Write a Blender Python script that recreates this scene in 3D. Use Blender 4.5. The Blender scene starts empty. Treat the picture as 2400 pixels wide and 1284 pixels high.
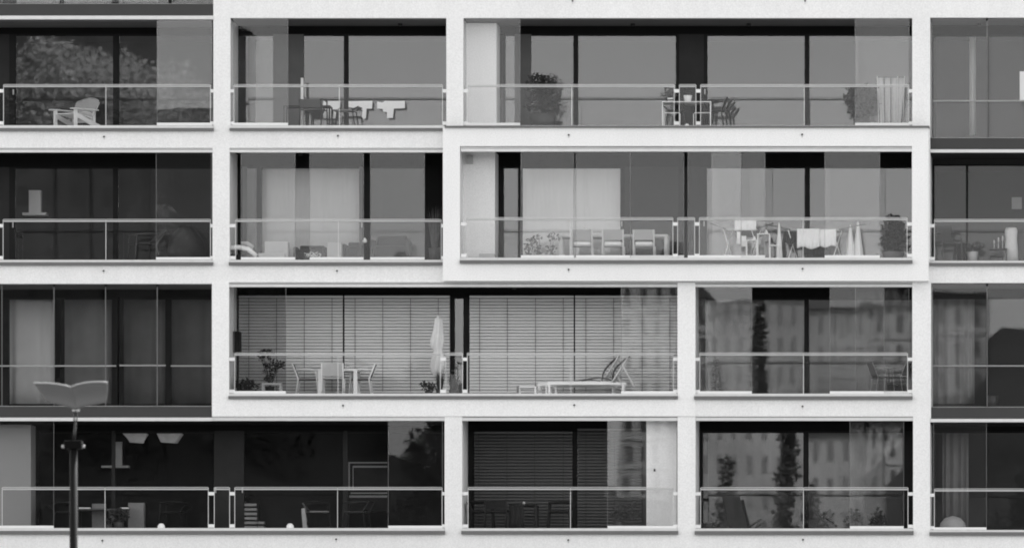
import bpy, bmesh, math, random
from mathutils import Vector, Matrix, noise
rnd = random.Random(7)
R = math.radians
SC = bpy.context.scene
COL = SC.collection

# ------------------------------------------------------------------ camera, sky, sun, exposure
D0 = 220.0                      # metres from the camera to the front of the facade (plane y = 0)
CX, CZ = 15.0, 1.64             # the photographer stands to the right, at eye height
Z0 = 8.8                        # height above ground of the lower picture edge, on the facade
cam = bpy.data.cameras.new('camera'); camo = bpy.data.objects.new('camera', cam); COL.objects.link(camo)
camo.location = (CX, -D0, CZ); camo.rotation_euler = (R(90), 0, 0)
cam.sensor_width = 36; cam.lens = 36*D0/24.0
cam.shift_x = (0-CX)/24.0; cam.shift_y = (Z0+6.42-CZ)/24.0
cam.clip_start = 1; cam.clip_end = 6000
cam.dof.use_dof = True; cam.dof.focus_distance = D0+.5; cam.dof.aperture_fstop = 3.0   # long lens, wide open
SC.camera = camo

SUN_EL, SUN_AZ = 48, 152         # degrees; azimuth measured from straight in front of the facade towards the right
W = bpy.data.worlds.new('World'); SC.world = W; W.use_nodes = True
nt = W.node_tree; nt.nodes.clear()
sky = nt.nodes.new('ShaderNodeTexSky'); sky.sky_type = 'NISHITA'; sky.sun_disc = False
sky.sun_elevation = R(SUN_EL); sky.sun_rotation = R(180-SUN_AZ); sky.dust_density = 1.0; sky.air_density = 1.0; sky.ozone_density = 1
bw = nt.nodes.new('ShaderNodeRGBToBW')          # black-and-white film
bg = nt.nodes.new('ShaderNodeBackground'); bg.inputs[1].default_value = 0.15
wo = nt.nodes.new('ShaderNodeOutputWorld')
nt.links.new(sky.outputs[0], bw.inputs[0]); nt.links.new(bw.outputs[0], bg.inputs[0]); nt.links.new(bg.outputs[0], wo.inputs[0])
sl = bpy.data.lights.new('sun', 'SUN'); sl.energy = 1.5; sl.angle = R(12); sl.color = (1, 1, 1)
so = bpy.data.objects.new('sun', sl); COL.objects.link(so)
sd = Vector((math.sin(R(SUN_AZ))*math.cos(R(SUN_EL)), -math.cos(R(SUN_AZ))*math.cos(R(SUN_EL)), math.sin(R(SUN_EL))))
so.rotation_euler = sd.to_track_quat('Z', 'Y').to_euler(); so.location = (30, -60, 60)
vs = SC.view_settings
vs.view_transform = 'Standard'; vs.look = 'None'; vs.exposure = 1.98; vs.gamma = 1; vs.use_curve_mapping = False
SC.render.engine = 'CYCLES'
cy = SC.cycles
cy.max_bounces = 12; cy.transparent_max_bounces = 40; cy.glossy_bounces = 6; cy.diffuse_bounces = 5
cy.use_denoising = True; cy.caustics_reflective = False; cy.caustics_refractive = False
cy.sample_clamp_indirect = 4
cy.filter_width = 1.9

# ------------------------------------------------------------------ helpers
def F(px, py, Y=0.0):
    """a point at depth Y whose picture position is (px, py) on the 2400 x 1284 photograph"""
    k = (D0+Y)/D0
    return Vector((CX+((px-1200)/100.0-CX)*k, Y, CZ+((1284-py)/100.0+Z0-CZ)*k))
def FX(px, Y=0.0): return F(px, 0, Y).x
def FZ(py, Y=0.0): return F(0, py, Y).z

MATS = {}
def mat(name, g, rough=0.7, var=0.0, scale=8.0, grain=0.0, gscale=70.0, bump=0.0, metallic=0.0, spec=0.4, emit=0.0, stretch=None, streak=0.0):
    if name in MATS: return MATS[name]
    m = bpy.data.materials.new(name); m.use_nodes = True
    t = m.node_tree; b = t.nodes['Principled BSDF']
    b.inputs['Roughness'].default_value = rough; b.inputs['Metallic'].default_value = metallic
    b.inputs['Specular IOR Level'].default_value = spec
    b.inputs['Base Color'].default_value = (g, g, g, 1)
    if emit:
        b.inputs['Emission Color'].default_value = (1, 1, 1, 1); b.inputs['Emission Strength'].default_value = emit
    if var or grain or bump:
        tc = t.nodes.new('ShaderNodeTexCoord'); last = None
        src = tc.outputs['Object']
        if grain:
            mo = t.nodes.new('ShaderNodeMapping'); mo.inputs['Location'].default_value = (.003, .0135, .005)
            t.links.new(src, mo.inputs[0]); src = mo.outputs[0]
        if stretch:
            mp = t.nodes.new('ShaderNodeMapping'); mp.inputs['Scale'].default_value = stretch
            t.links.new(src, mp.inputs[0]); src = mp.outputs[0]
        def add(sc, det, amp, prev):
            n = t.nodes.new('ShaderNodeTexNoise'); n.inputs['Scale'].default_value = sc; n.inputs['Detail'].default_value = det
            t.links.new(src, n.inputs['Vector'])
            r = t.nodes.new('ShaderNodeMapRange'); r.inputs[1].default_value = .25; r.inputs[2].default_value = .75
            r.inputs[3].default_value = 1-amp; r.inputs[4].default_value = 1+amp
            t.links.new(n.outputs[0], r.inputs[0])
            if prev is None: return r.outputs[0], n
            mu = t.nodes.new('ShaderNodeMath'); mu.operation = 'MULTIPLY'
            t.links.new(prev, mu.inputs[0]); t.links.new(r.outputs[0], mu.inputs[1]); return mu.outputs[0], n
        n = None
        if var: last, n = add(scale, 4, var, last)
        if grain: last, n = add(gscale, 2, grain, last)
        if streak:
            mp2 = t.nodes.new('ShaderNodeMapping'); mp2.inputs['Scale'].default_value = (3.5, 3.5, .22)
            t.links.new(tc.outputs['Object'], mp2.inputs[0]); keep = src; src = mp2.outputs[0]
            last, n2 = add(1.0, 5, streak, last); src = keep
        if last is not None:
            mu = t.nodes.new('ShaderNodeMath'); mu.operation = 'MULTIPLY'; mu.inputs[1].default_value = g
            t.links.new(last, mu.inputs[0])
            cb = t.nodes.new('ShaderNodeCombineColor')
            for i in range(3): t.links.new(mu.outputs[0], cb.inputs[i])
            t.links.new(cb.outputs[0], b.inputs['Base Color'])
        if bump:
            if n is None:
                n = t.nodes.new('ShaderNodeTexNoise'); n.inputs['Scale'].default_value = gscale
                t.links.new(src, n.inputs['Vector'])
            bp = t.nodes.new('ShaderNodeBump'); bp.inputs['Strength'].default_value = bump; bp.inputs['Distance'].default_value = .01
            t.links.new(n.outputs[0], bp.inputs['Height']); t.links.new(bp.outputs[0], b.inputs['Normal'])
    MATS[name] = m; return m

def glass(name, refl, tint=1.0, wave=0.0, wscale=0.9, rough=0.0, haze=0.0):
    """thin architectural glass: clear, with a mirror reflection that rises towards grazing angles"""
    if name in MATS: return MATS[name]
    m = bpy.data.materials.new(name); m.use_nodes = True; t = m.node_tree; t.nodes.clear()
    out = t.nodes.new('ShaderNodeOutputMaterial'); mix = t.nodes.new('ShaderNodeMixShader')
    tr = t.nodes.new('ShaderNodeBsdfTransparent'); tr.inputs[0].default_value = (tint, tint, tint, 1)
    gl = t.nodes.new('ShaderNodeBsdfGlossy'); gl.inputs['Roughness'].default_value = rough; gl.inputs[0].default_value = (1, 1, 1, 1)
    lw = t.nodes.new('ShaderNodeLayerWeight'); lw.inputs[0].default_value = .5
    pw = t.nodes.new('ShaderNodeMath'); pw.operation = 'POWER'; pw.inputs[1].default_value = 5
    ma = t.nodes.new('ShaderNodeMath'); ma.operation = 'MULTIPLY_ADD'; ma.inputs[1].default_value = 1-refl; ma.inputs[2].default_value = refl
    t.links.new(lw.outputs['Facing'], pw.inputs[0]); t.links.new(pw.outputs[0], ma.inputs[0]); t.links.new(ma.outputs[0], mix.inputs[0])
    if wave:
        ge = t.nodes.new('ShaderNodeNewGeometry'); n = t.nodes.new('ShaderNodeTexNoise'); n.inputs['Scale'].default_value = wscale; n.inputs['Detail'].default_value = 1.5
        bp = t.nodes.new('ShaderNodeBump'); bp.inputs['Strength'].default_value = 1; bp.inputs['Distance'].default_value = wave
        t.links.new(ge.outputs['Position'], n.inputs['Vector']); t.links.new(n.outputs[0], bp.inputs['Height']); t.links.new(bp.outputs[0], gl.inputs['Normal'])
    t.links.new(tr.outputs[0], mix.inputs[1]); t.links.new(gl.outputs[0], mix.inputs[2])
    if haze:
        df = t.nodes.new('ShaderNodeBsdfDiffuse'); df.inputs[0].default_value = (.8, .8, .8, 1)
        m2 = t.nodes.new('ShaderNodeMixShader'); m2.inputs[0].default_value = haze
        t.links.new(mix.outputs[0], m2.inputs[1]); t.links.new(df.outputs[0], m2.inputs[2]); t.links.new(m2.outputs[0], out.inputs[0])
    else:
        t.links.new(mix.outputs[0], out.inputs[0])
    MATS[name] = m; return m

class MB:
    def __init__(s): s.v = []; s.f = []; s.sm = []
    def _add(s, vs, fs, smooth=False):
        o = len(s.v); s.v += [tuple(v) for v in vs]
        for f in fs: s.f.append([o+i for i in f]); s.sm.append(smooth)
        return s
    def box(s, x0, x1, y0, y1, z0, z1, M=None):
        if x0 > x1: x0, x1 = x1, x0
        if y0 > y1: y0, y1 = y1, y0
        if z0 > z1: z0, z1 = z1, z0
        vs = [Vector(p) for p in ((x0,y0,z0),(x1,y0,z0),(x1,y1,z0),(x0,y1,z0),(x0,y0,z1),(x1,y0,z1),(x1,y1,z1),(x0,y1,z1))]
        if M: vs = [M @ v for v in vs]
        return s._add(vs, [(0,3,2,1),(4,5,6,7),(0,1,5,4),(1,2,6,5),(2,3,7,6),(3,0,4,7)])
    def tube(s, pts, r, n=8, r2=None, cap=True):
        pts = [Vector(p) for p in pts]; rings = []; m = len(pts)
        for i, p in enumerate(pts):
            d = (pts[min(i+1, m-1)]-pts[max(i-1, 0)]).normalized()
            a = Vector((0,0,1)) if abs(d.z) < .9 else Vector((1,0,0))
            u = d.cross(a).normalized(); w = d.cross(u)
            rr = r if r2 is None else r+(r2-r)*i/max(1, m-1)
            rings.append([p+rr*(math.cos(2*math.pi*k/n)*u+math.sin(2*math.pi*k/n)*w) for k in range(n)])
        vs = [v for rg in rings for v in rg]; fs = []
        for i in range(m-1):
            for k in range(n):
                fs.append((i*n+k, i*n+(k+1) % n, (i+1)*n+(k+1) % n, (i+1)*n+k))
        s._add(vs, fs, True)
        if cap:
            o = len(s.v)-len(vs)
            s.f.append([o+k for k in range(n)][::-1]); s.sm.append(False)
            s.f.append([o+(m-1)*n+k for k in range(n)]); s.sm.append(False)
        return s
    def lathe(s, prof, c=(0,0,0), n=20, closed=True):
        vs = []; fs = []; c = Vector(c)
        for r, z in prof:
            for k in range(n): vs.append(c+Vector((r*math.cos(2*math.pi*k/n), r*math.sin(2*math.pi*k/n), z)))
        for i in range(len(prof)-1):
            for k in range(n): fs.append((i*n+k, i*n+(k+1) % n, (i+1)*n+(k+1) % n, (i+1)*n+k))
        s._add(vs, fs, True)
        if closed:
            o = len(s.v)-len(vs)
            s.f.append([o+k for k in range(n)][::-1]); s.sm.append(False)
            s.f.append([o+(len(prof)-1)*n+k for k in range(n)]); s.sm.append(False)
        return s
    def prism(s, poly, y0, y1):
        """poly in (x, z), extruded along y"""
        n = len(poly)
        vs = [(x, y0, z) for x, z in poly]+[(x, y1, z) for x, z in poly]
        fs = [tuple(range(n)), tuple(range(2*n-1, n-1, -1))]+[(i, i+n, (i+1) % n+n, (i+1) % n) for i in range(n)]
        return s._add(vs, fs)
    def sheet(s, fn, nu, nv, th=.006):
        """thick cloth: fn(u, v) -> point"""
        top = [Vector(fn(i/nu, j/nv)) for j in range(nv+1) for i in range(nu+1)]
        off = [Vector((0, th, 0)) if True else 0]*len(top)
        vs = top+[p+o for p, o in zip(top, off)]; N = len(top); fs = []
        for j in range(nv):
            for i in range(nu):
                a = j*(nu+1)+i; q = (a, a+1, a+nu+2, a+nu+1)
                fs.append(q); fs.append(tuple(N+k for k in q[::-1]))
        for i in range(nu):
            fs.append((i+1, i, N+i, N+i+1)); b = nv*(nu+1)+i; fs.append((b, b+1, N+b+1, N+b))
        for j in range(nv):
            a = j*(nu+1); fs.append((a, a+nu+1, N+a+nu+1, N+a)); a += nu; fs.append((a+nu+1, a, N+a, N+a+nu+1))
        return s._add(vs, fs, True)
    def leaves(s, c, rad, n, size, rng, flat=.5, shell=.35):
        c = Vector(c)
        for _ in range(n):
            while True:
                p = Vector((rng.uniform(-1,1), rng.uniform(-1,1), rng.uniform(-1,1)))
                if shell < p.length < 1 or (p.length < 1 and rng.random() < .35): break
            p = Vector((p.x*rad[0], p.y*rad[1], p.z*rad[2]))+c
            a = Vector((rng.gauss(0,1), rng.gauss(0,1), rng.gauss(0,flat)+.3)).normalized()
            b = a.cross(Vector((rng.gauss(0,1), rng.gauss(0,1), rng.gauss(0,1)))).normalized()
            l = size*rng.uniform(.6, 1.4)
            s._add([p-a*l*.1, p+a*l*.4+b*l*.28, p+a*l, p+a*l*.4-b*l*.28], [(0,1,2,3)])
        return s
    def mesh(s, name, m):
        me = bpy.data.meshes.new(name); me.from_pydata(s.v, [], s.f); me.materials.append(m)
        me.polygons.foreach_set('use_smooth', s.sm); me.update(); return me
    def build(s, name, m, parent=None, loc=None, bevel=0.0):
        me = s.mesh(name, m)
        if bevel:
            bm = bmesh.new(); bm.from_mesh(me)
            bmesh.ops.bevel(bm, geom=[e for e in bm.edges if len(e.link_faces) == 2 and e.calc_face_angle(0) > .6], offset=bevel, segments=2, affect='EDGES', profile=.5)
            bm.to_mesh(me); bm.free()
        return link(name, me, parent, loc)
def link(name, me, parent=None, loc=None):
    o = bpy.data.objects.new(name, me); COL.objects.link(o)
    if parent: o.parent = parent
    if loc is not None: o.location = loc
    return o
def tag(o, label, cat, group=None, kind=None):
    o['label'] = label; o['category'] = cat
    if group: o['group'] = group
    if kind: o['kind'] = kind
    return o
def thing(name, label, cat, loc=(0,0,0), rz=0.0, group=None):
    o = bpy.data.objects.new(name, None); COL.objects.link(o); o.empty_display_size = .1
    o.location = loc; o.rotation_euler = (0, 0, R(rz)); return tag(o, label, cat, group)
def dup(root, loc, rz=None, label=None, scale=None):
    r = root.copy(); COL.objects.link(r); r.location = loc
    if rz is not None: r.rotation_euler = (0, 0, R(rz))
    if scale is not None: r.scale = scale
    if label: r['label'] = label
    for ch in list(root.children):
        c = ch.copy(); COL.objects.link(c); c.parent = r
        for g in list(ch.children):
            d = g.copy(); COL.objects.link(d); d.parent = c
    return r

# ------------------------------------------------------------------ materials
PLASTER = mat('white_render', .80, .9, var=.035, scale=.6, grain=.085, gscale=34, bump=.15, streak=.03)
BOXPL = mat('white_render_frame', .83, .9, var=.025, scale=.5, grain=.08, gscale=34, bump=.06, streak=.02)
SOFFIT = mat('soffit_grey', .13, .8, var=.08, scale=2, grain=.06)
DECK = mat('deck_grey', .42, .8, var=.1, scale=4)
LINTEL = mat('lintel_dark', .010, .8, var=.1, scale=3, spec=.05)
FRAME = mat('window_frame_dark', .012, .6, var=.1, scale=5, spec=.1)
PIER = mat('dark_cladding', .028, .7, var=.1, scale=3, grain=.06, spec=.12)
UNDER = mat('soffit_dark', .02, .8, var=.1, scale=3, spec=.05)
GREYW = mat('grey_cladding', .09, .7, var=.08, scale=3, grain=.05)
SPAN = mat('spandrel_dark', .035, .6, var=.08, scale=2, grain=.08)
METAL = mat('pale_metal', .66, .4, metallic=.0, var=.05, scale=6)
DRIP = mat('drip_metal', .13, .5, var=.08, scale=4)
STEEL = mat('rail_steel', .42, .35, var=.04, scale=10)
EDGE = mat('glass_edge', .58, .3)
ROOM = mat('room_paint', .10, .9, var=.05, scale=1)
WHITE = mat('white_paint', .78, .5, var=.03, scale=6)
BLINDM = mat('blind_aluminium', .67, .5, var=.03, scale=.7)
BLINDD = mat('blind_anthracite', .075, .45, var=.08, scale=1.5)
CORD = mat('blind_cord', .04, .7)
BLACK = mat('black_metal', .018, .45)
DARK = mat('dark_plastic', .018, .6, var=.15, scale=10, spec=.15)
DWOOD = mat('dark_wood', .06, .6, var=.25, scale=8, stretch=(1,1,6))
MIDG = mat('mid_grey_fabric', .18, .9, var=.1, scale=20)
LIGHTG = mat('light_grey_box', .42, .7, var=.06, scale=8)
CLOTH = mat('white_cloth', .8, .95, var=.05, scale=14)
CREAM = mat('pale_fabric', .55, .95, var=.08, scale=14)
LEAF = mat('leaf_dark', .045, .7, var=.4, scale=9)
LEAFM = mat('leaf_mid', .085, .7, var=.4, scale=9)
POTD = mat('pot_dark', .05, .6, var=.15, scale=8)
POTW = mat('pot_white', .75, .4, var=.03, scale=8)
CURT = mat('curtain_white', .62, .95, var=.05, scale=3, stretch=(6,6,.4))
BARK = mat('bark', .05, .9, var=.3, scale=4)
G_WIN = glass('window_glass', .034, .93, wave=.0003, wscale=.5)
G_HI = glass('window_glass_coated', .058, .93, wave=.0003, wscale=.5)
G_PHI = glass('panel_glass_coated', .026, .97, wave=.0004, wscale=.8)
G_DARK = glass('panel_glass_darkened', .012, .80, wave=.0004, wscale=.8)  # one panel's darker look put into the glass colour
G_WIN2 = glass('window_glass_low', .012, .93, wave=.0003, wscale=.5)
G_WIN3 = glass('window_glass_clear', .012, .93, wave=.0003, wscale=.5)
G_PANEL = glass('panel_glass', .015, .97, wave=.0004, wscale=.8)
G_RAIL = glass('railing_glass', .009, .97)
G_FRONT = glass('front_glass', .014, .96, wave=.0004, wscale=.6)

# ------------------------------------------------------------------ ground
def flat(name, pts, m, kind='structure'):
    o = MB()._add(pts, [tuple(range(len(pts)))]).build(name, m); o['kind'] = kind; return o
flat('ground', [(-2500,-3000,0),(2500,-3000,0),(2500,1500,0),(-2500,1500,0)], mat('ground_paving', .2, .9, var=.15, scale=.2, grain=.08, gscale=4))

# ------------------------------------------------------------------ the apartment building
B = thing('apartment_building', 'white rendered apartment block with recessed glazed balconies in a staggered grid', 'apartment building')
YB = 1.9                                            # depth of the balconies
XL, XR, YT, YG = -700, 2950, -1250, 2164
HOLES = [
 (-330, 500, -270, 37), (-330, 500, 37.01, 300.5), (540, 1046, 43, 300.5), (1086, 2138, 43, 296), (2180, 2760, 42, 350),
 (-330, 498, 347, 614.5), (538, 1040, 347, 614.5), (1080, 2138, 345, 610), (2180, 2760, 350.01, 616),
 (-330, 497, 665, 977), (537, 1588, 662, 927.5), (1628, 2138, 662, 928), (2182, 2760, 663, 980),
 (-330, 1042, 977.01, 1243), (1083, 1588, 975, 1243.2), (1630, 2140, 975, 1243.5), (2180, 2760, 980.01, 1246)]
def grid_wall(name, outer, holes, y0, y1, m):
    xs = sorted({outer[0], outer[1]} | {h[0] for h in holes} | {h[1] for h in holes})
    zs = sorted({outer[2], outer[3]} | {h[2] for h in holes} | {h[3] for h in holes})
    def solid(i, j):
        if not (0 <= i < len(xs)-1 and 0 <= j < len(zs)-1): return False
        cx, cz = (xs[i]+xs[i+1])/2, (zs[j]+zs[j+1])/2
        return not any(h[0] < cx < h[1] and h[2] < cz < h[3] for h in holes)
    mb = MB()
    X = [FX(x) for x in xs]; Z = [FZ(z) for z in zs]
    for i in range(len(xs)-1):
        for j in range(len(zs)-1):
            if not solid(i, j): continue
            x0, x1, za, zb = X[i], X[i+1], Z[j], Z[j+1]
            mb._add([(x0,y0,zb),(x1,y0,zb),(x1,y0,za),(x0,y0,za)], [(0,1,2,3)])
            mb._add([(x0,y1,zb),(x1,y1,zb),(x1,y1,za),(x0,y1,za)], [(3,2,1,0)])
            if not solid(i-1, j): mb._add([(x0,y0,zb),(x0,y0,za),(x0,y1,za),(x0,y1,zb)], [(0,1,2,3)])
            if not solid(i+1, j): mb._add([(x1,y0,zb),(x1,y0,za),(x1,y1,za),(x1,y1,zb)], [(3,2,1,0)])
            if not solid(i, j-1): mb._add([(x0,y0,za),(x1,y0,za),(x1,y1,za),(x0,y1,za)], [(0,1,2,3)])
            if not solid(i, j+1): mb._add([(x0,y0,zb),(x1,y0,zb),(x1,y1,zb),(x0,y1,zb)], [(3,2,1,0)])
    bm = bmesh.new(); me = mb.mesh(name, m); bm.from_mesh(me); bmesh.ops.remove_doubles(bm, verts=bm.verts, dist=1e-4); bm.to_mesh(me); bm.free()
    return link(name, me, B)
grid_wall('wall', (XL, XR, YT, YG), HOLES, 0, 2.0, PLASTER)
YP = -.28                                           # the projecting frame stands 28 cm proud
grid_wall('projecting_frame', (1040, 2177, 299.5, 660), [(1080, 2138, 345, 610)], YP, -.001, BOXPL)
grid_wall('projecting_frame', (497, 1629, 661.5, 975), [(537, 1588, 661.4, 927.5), (1042, 1630, 661.3, 661.6)], -.03, -.001, BOXPL)

def part(name, mb, m, parent=B, bevel=0): return mb.build(name, m, parent, bevel=bevel)
def pbox(px0, px1, py0, py1, Y0, Y1, Yref=None):
    """box whose front face fills the picture rectangle, seen at depth Y0"""
    Yr = Y0 if Yref is None else Yref
    return MB().box(FX(px0, Yr), FX(px1, Yr), Y0, Y1, FZ(py0, Yr), FZ(py1, Yr))

MB().box(FX(XL)+.01, FX(XR)-.01, 6.6, 6.8, 0, FZ(YT)).build('rear_wall', PLASTER, B); MB().box(FX(XL)+.01, FX(XR)-.01, 2.001, 6.599, FZ(YT)-.3, FZ(YT)-.01).build('roof', PLASTER, B)
for sx in (FX(XL)+.01, FX(XR)-.21): MB().box(sx, sx+.2, 2.001, 6.599, 0, FZ(YT)-.301).build('end_wall', PLASTER, B)
# slabs and dark panels of the closed bays
for x0, x1, ya, yb in ((-330, 500, 10, 37), (-330, 497, 952, 977), (2180, 2760, 324, 350), (2182, 2760, 954, 980)):
    part('spandrel_panel', pbox(x0+.3, x1-.3, ya, yb-.5, .03, .13), SPAN)
    part('floor_slab', pbox(x0+.3, x1-.3, ya+.5, yb-.5, .14, 1.99), DECK)
for x0, x1, ya, yb in ((-330, 500, 37.5, 46), (-330, 497, 978, 986), (2180, 2760, 350.5, 357.5), (2180, 2760, 981, 988.5)):
    part('head_rail', pbox(x0+.3, x1-.2, ya, yb, -.03, .10), METAL)
# head rails over the open balconies
for x0, x1, ya, yb, y in ((-330, 498, 351, 357.5, 0), (538, 1040, 351, 357.5, 0), (1080, 2138, 348.5, 355.5, YP), (537, 1588, 666, 672.5, 0), (1628, 2138, 666, 672.5, 0),
                          (497, 1042, 978, 985.5, 0), (1083, 1588, 978, 985.5, 0), (1630, 2140, 978, 985.5, 0)):
    part('head_rail', pbox(x0+.3, x1-.3, ya, yb, y+.015, y+.11), METAL)
    part('head_rail', pbox(x0+.3, x1-.3, ya-3.2, ya-1.2, y+.03, y+.09), METAL)

# sills: white upstand and the dark drip edge under it
SILLS = [(-330, 500.5, 294.3, 300.5, 307), (538, 1041, 294.3, 300.5, 306.5), (-330, 499, 609, 614.5, 621.5), (536, 1040, 609, 614.5, 621.5),
         (535, 1588.5, 921.5, 927.5, 934.5), (1626.5, 2138.5, 922, 928, 935.5), (-330, 1042.5, 1236.5, 1243, 1251), (1081, 1589, 1237, 1243.2, 1251), (1628, 2141, 1237.5, 1243.5, 1252), (2178.5, 2760, 1241, 1246, 1254),
         (2179, 2760, 611, 616, 623)]
for x0, x1, a, b, c in SILLS:
    s = part('sill', pbox(x0+1.5, x1-1.5, a, b-.1, -.035, .12), METAL)
    pbox(x0, x1, b, c, -.10, .03).build('drip_edge', DRIP, s)
s = part('sill', pbox(1078.5, 2138.5, 604, 609.8, YP-.03, .12), METAL); pbox(1077.5, 2138.5, 609.9, 617, YP-.10, YP+.03).build('drip_edge', DRIP, s)
s = part('sill', pbox(1086.5, 2137.5, 294.4, 295.9, .0, .12), METAL); pbox(1042.5, 2178, 295, 299.4, YP-.07, -.002).build('drip_edge', DRIP, s)

# ------------------------------------------------------------------ bays: back walls, windows, rooms
FLOOR = {1: FZ(299), 2: FZ(613), 3: FZ(926), 4: FZ(1241.5), 0: FZ(10)}
def bay(x0, x1, ytop, yhead, yfloor, members, panes, g=None, soffit=SOFFIT, lint=LINTEL, room=ROOM, depth=4.2):
    X0, X1 = FX(x0)+.004, FX(x1)-.004
    zc, zf = FZ(ytop)-.002, FZ(yfloor)+.002
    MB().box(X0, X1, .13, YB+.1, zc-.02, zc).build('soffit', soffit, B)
    MB().box(X0, X1, .14, YB+.1, zf, zf+.02).build('balcony_floor', DECK, B)
    zh = FZ(yhead, YB)
    MB().box(X0, X1, YB-.03, YB+.09, zh, zc-.021).build('lintel', lint, B)
    w = None
    for a, b, m in members:
        xa, xb = max(FX(a, YB), X0), min(FX(b, YB), X1)
        nm = 'window_frame' if m is FRAME else 'wall_panel'
        MB().box(xa, xb, YB-(.03 if m is FRAME else .022), YB+.085, zf+.021, zh-.001).build(nm, m, B)
    for a, b, *gx in panes:
        xa, xb = max(FX(a, YB), X0), min(FX(b, YB), X1)
        w = MB().box(xa+.001, xb-.001, YB, YB+.06, zf+.021, zf+.075).build('window', FRAME, B)
        MB().box(xa+.001, xb-.001, YB, YB+.06, zh-.04, zh-.002).build('frame', FRAME, w)
        p = MB().box(-(xb-xa)/2+.002, (xb-xa)/2-.002, -.011, .011, -(zh-zf)/2+.06, (zh-zf)/2-.055).build('pane', gx[0] if gx else (g or G_WIN), w)
        p.location = ((xa+xb)/2, YB+.03, (zh+zf)/2+.015)
        p.rotation_euler = (R(rnd.uniform(-.06, .06)), 0, R(rnd.uniform(-.15, .15)))
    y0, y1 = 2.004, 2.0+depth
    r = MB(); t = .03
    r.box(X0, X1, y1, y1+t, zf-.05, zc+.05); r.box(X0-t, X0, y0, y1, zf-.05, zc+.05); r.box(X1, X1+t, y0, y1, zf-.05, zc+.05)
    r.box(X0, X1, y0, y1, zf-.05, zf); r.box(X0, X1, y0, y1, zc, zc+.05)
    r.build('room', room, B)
FR, PI_, GW = FRAME, PIER, GREYW
LT = mat('lintel_grey', .03, .8, spec=.1)
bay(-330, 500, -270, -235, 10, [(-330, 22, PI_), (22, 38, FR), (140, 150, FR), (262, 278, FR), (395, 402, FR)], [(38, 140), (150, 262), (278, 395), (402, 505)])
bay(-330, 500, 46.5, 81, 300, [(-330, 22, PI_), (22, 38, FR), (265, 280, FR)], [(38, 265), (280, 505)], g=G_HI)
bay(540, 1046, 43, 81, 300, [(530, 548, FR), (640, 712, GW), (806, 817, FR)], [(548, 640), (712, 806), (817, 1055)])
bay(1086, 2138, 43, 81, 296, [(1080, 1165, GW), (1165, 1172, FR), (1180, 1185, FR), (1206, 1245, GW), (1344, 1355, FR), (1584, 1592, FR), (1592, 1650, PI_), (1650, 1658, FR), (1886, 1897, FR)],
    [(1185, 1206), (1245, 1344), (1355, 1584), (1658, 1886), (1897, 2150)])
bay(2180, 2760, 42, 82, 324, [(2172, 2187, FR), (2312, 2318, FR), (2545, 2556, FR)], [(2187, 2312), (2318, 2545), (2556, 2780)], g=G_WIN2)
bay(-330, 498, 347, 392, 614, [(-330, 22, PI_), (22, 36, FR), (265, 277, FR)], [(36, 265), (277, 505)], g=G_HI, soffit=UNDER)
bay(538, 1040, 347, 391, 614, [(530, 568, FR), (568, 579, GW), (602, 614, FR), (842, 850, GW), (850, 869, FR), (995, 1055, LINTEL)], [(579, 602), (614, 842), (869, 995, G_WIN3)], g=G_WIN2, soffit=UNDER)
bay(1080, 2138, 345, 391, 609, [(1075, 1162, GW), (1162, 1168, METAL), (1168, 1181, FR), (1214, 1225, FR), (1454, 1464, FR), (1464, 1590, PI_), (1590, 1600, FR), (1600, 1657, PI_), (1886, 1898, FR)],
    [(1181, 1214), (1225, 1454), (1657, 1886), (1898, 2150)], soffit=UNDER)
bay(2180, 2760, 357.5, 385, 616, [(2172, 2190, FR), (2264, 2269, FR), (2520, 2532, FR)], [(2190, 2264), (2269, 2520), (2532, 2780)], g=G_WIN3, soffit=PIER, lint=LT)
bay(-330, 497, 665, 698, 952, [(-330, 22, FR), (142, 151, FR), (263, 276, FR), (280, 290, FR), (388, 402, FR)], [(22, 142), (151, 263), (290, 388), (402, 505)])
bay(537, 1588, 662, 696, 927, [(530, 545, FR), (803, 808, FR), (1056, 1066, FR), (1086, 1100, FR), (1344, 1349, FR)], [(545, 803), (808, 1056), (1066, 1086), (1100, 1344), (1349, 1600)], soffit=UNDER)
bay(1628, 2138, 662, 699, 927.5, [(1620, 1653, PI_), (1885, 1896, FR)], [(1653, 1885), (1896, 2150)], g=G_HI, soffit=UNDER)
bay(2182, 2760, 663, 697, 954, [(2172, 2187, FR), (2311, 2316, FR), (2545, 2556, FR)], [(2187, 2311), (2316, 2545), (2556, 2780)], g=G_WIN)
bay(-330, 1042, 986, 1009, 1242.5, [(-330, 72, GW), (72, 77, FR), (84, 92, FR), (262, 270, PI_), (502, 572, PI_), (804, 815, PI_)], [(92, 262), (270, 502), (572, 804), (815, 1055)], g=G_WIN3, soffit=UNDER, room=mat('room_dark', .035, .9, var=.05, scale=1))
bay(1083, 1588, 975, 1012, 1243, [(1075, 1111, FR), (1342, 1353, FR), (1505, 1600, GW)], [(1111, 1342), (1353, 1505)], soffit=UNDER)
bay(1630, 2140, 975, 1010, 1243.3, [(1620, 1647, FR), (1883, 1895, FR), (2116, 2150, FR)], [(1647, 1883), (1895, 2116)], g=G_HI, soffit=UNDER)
bay(2180, 2760, 988.5, 1010, 1246, [(2172, 2187, FR), (2520, 2532, FR)], [(2187, 2520), (2532, 2780)], soffit=UNDER)

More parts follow.
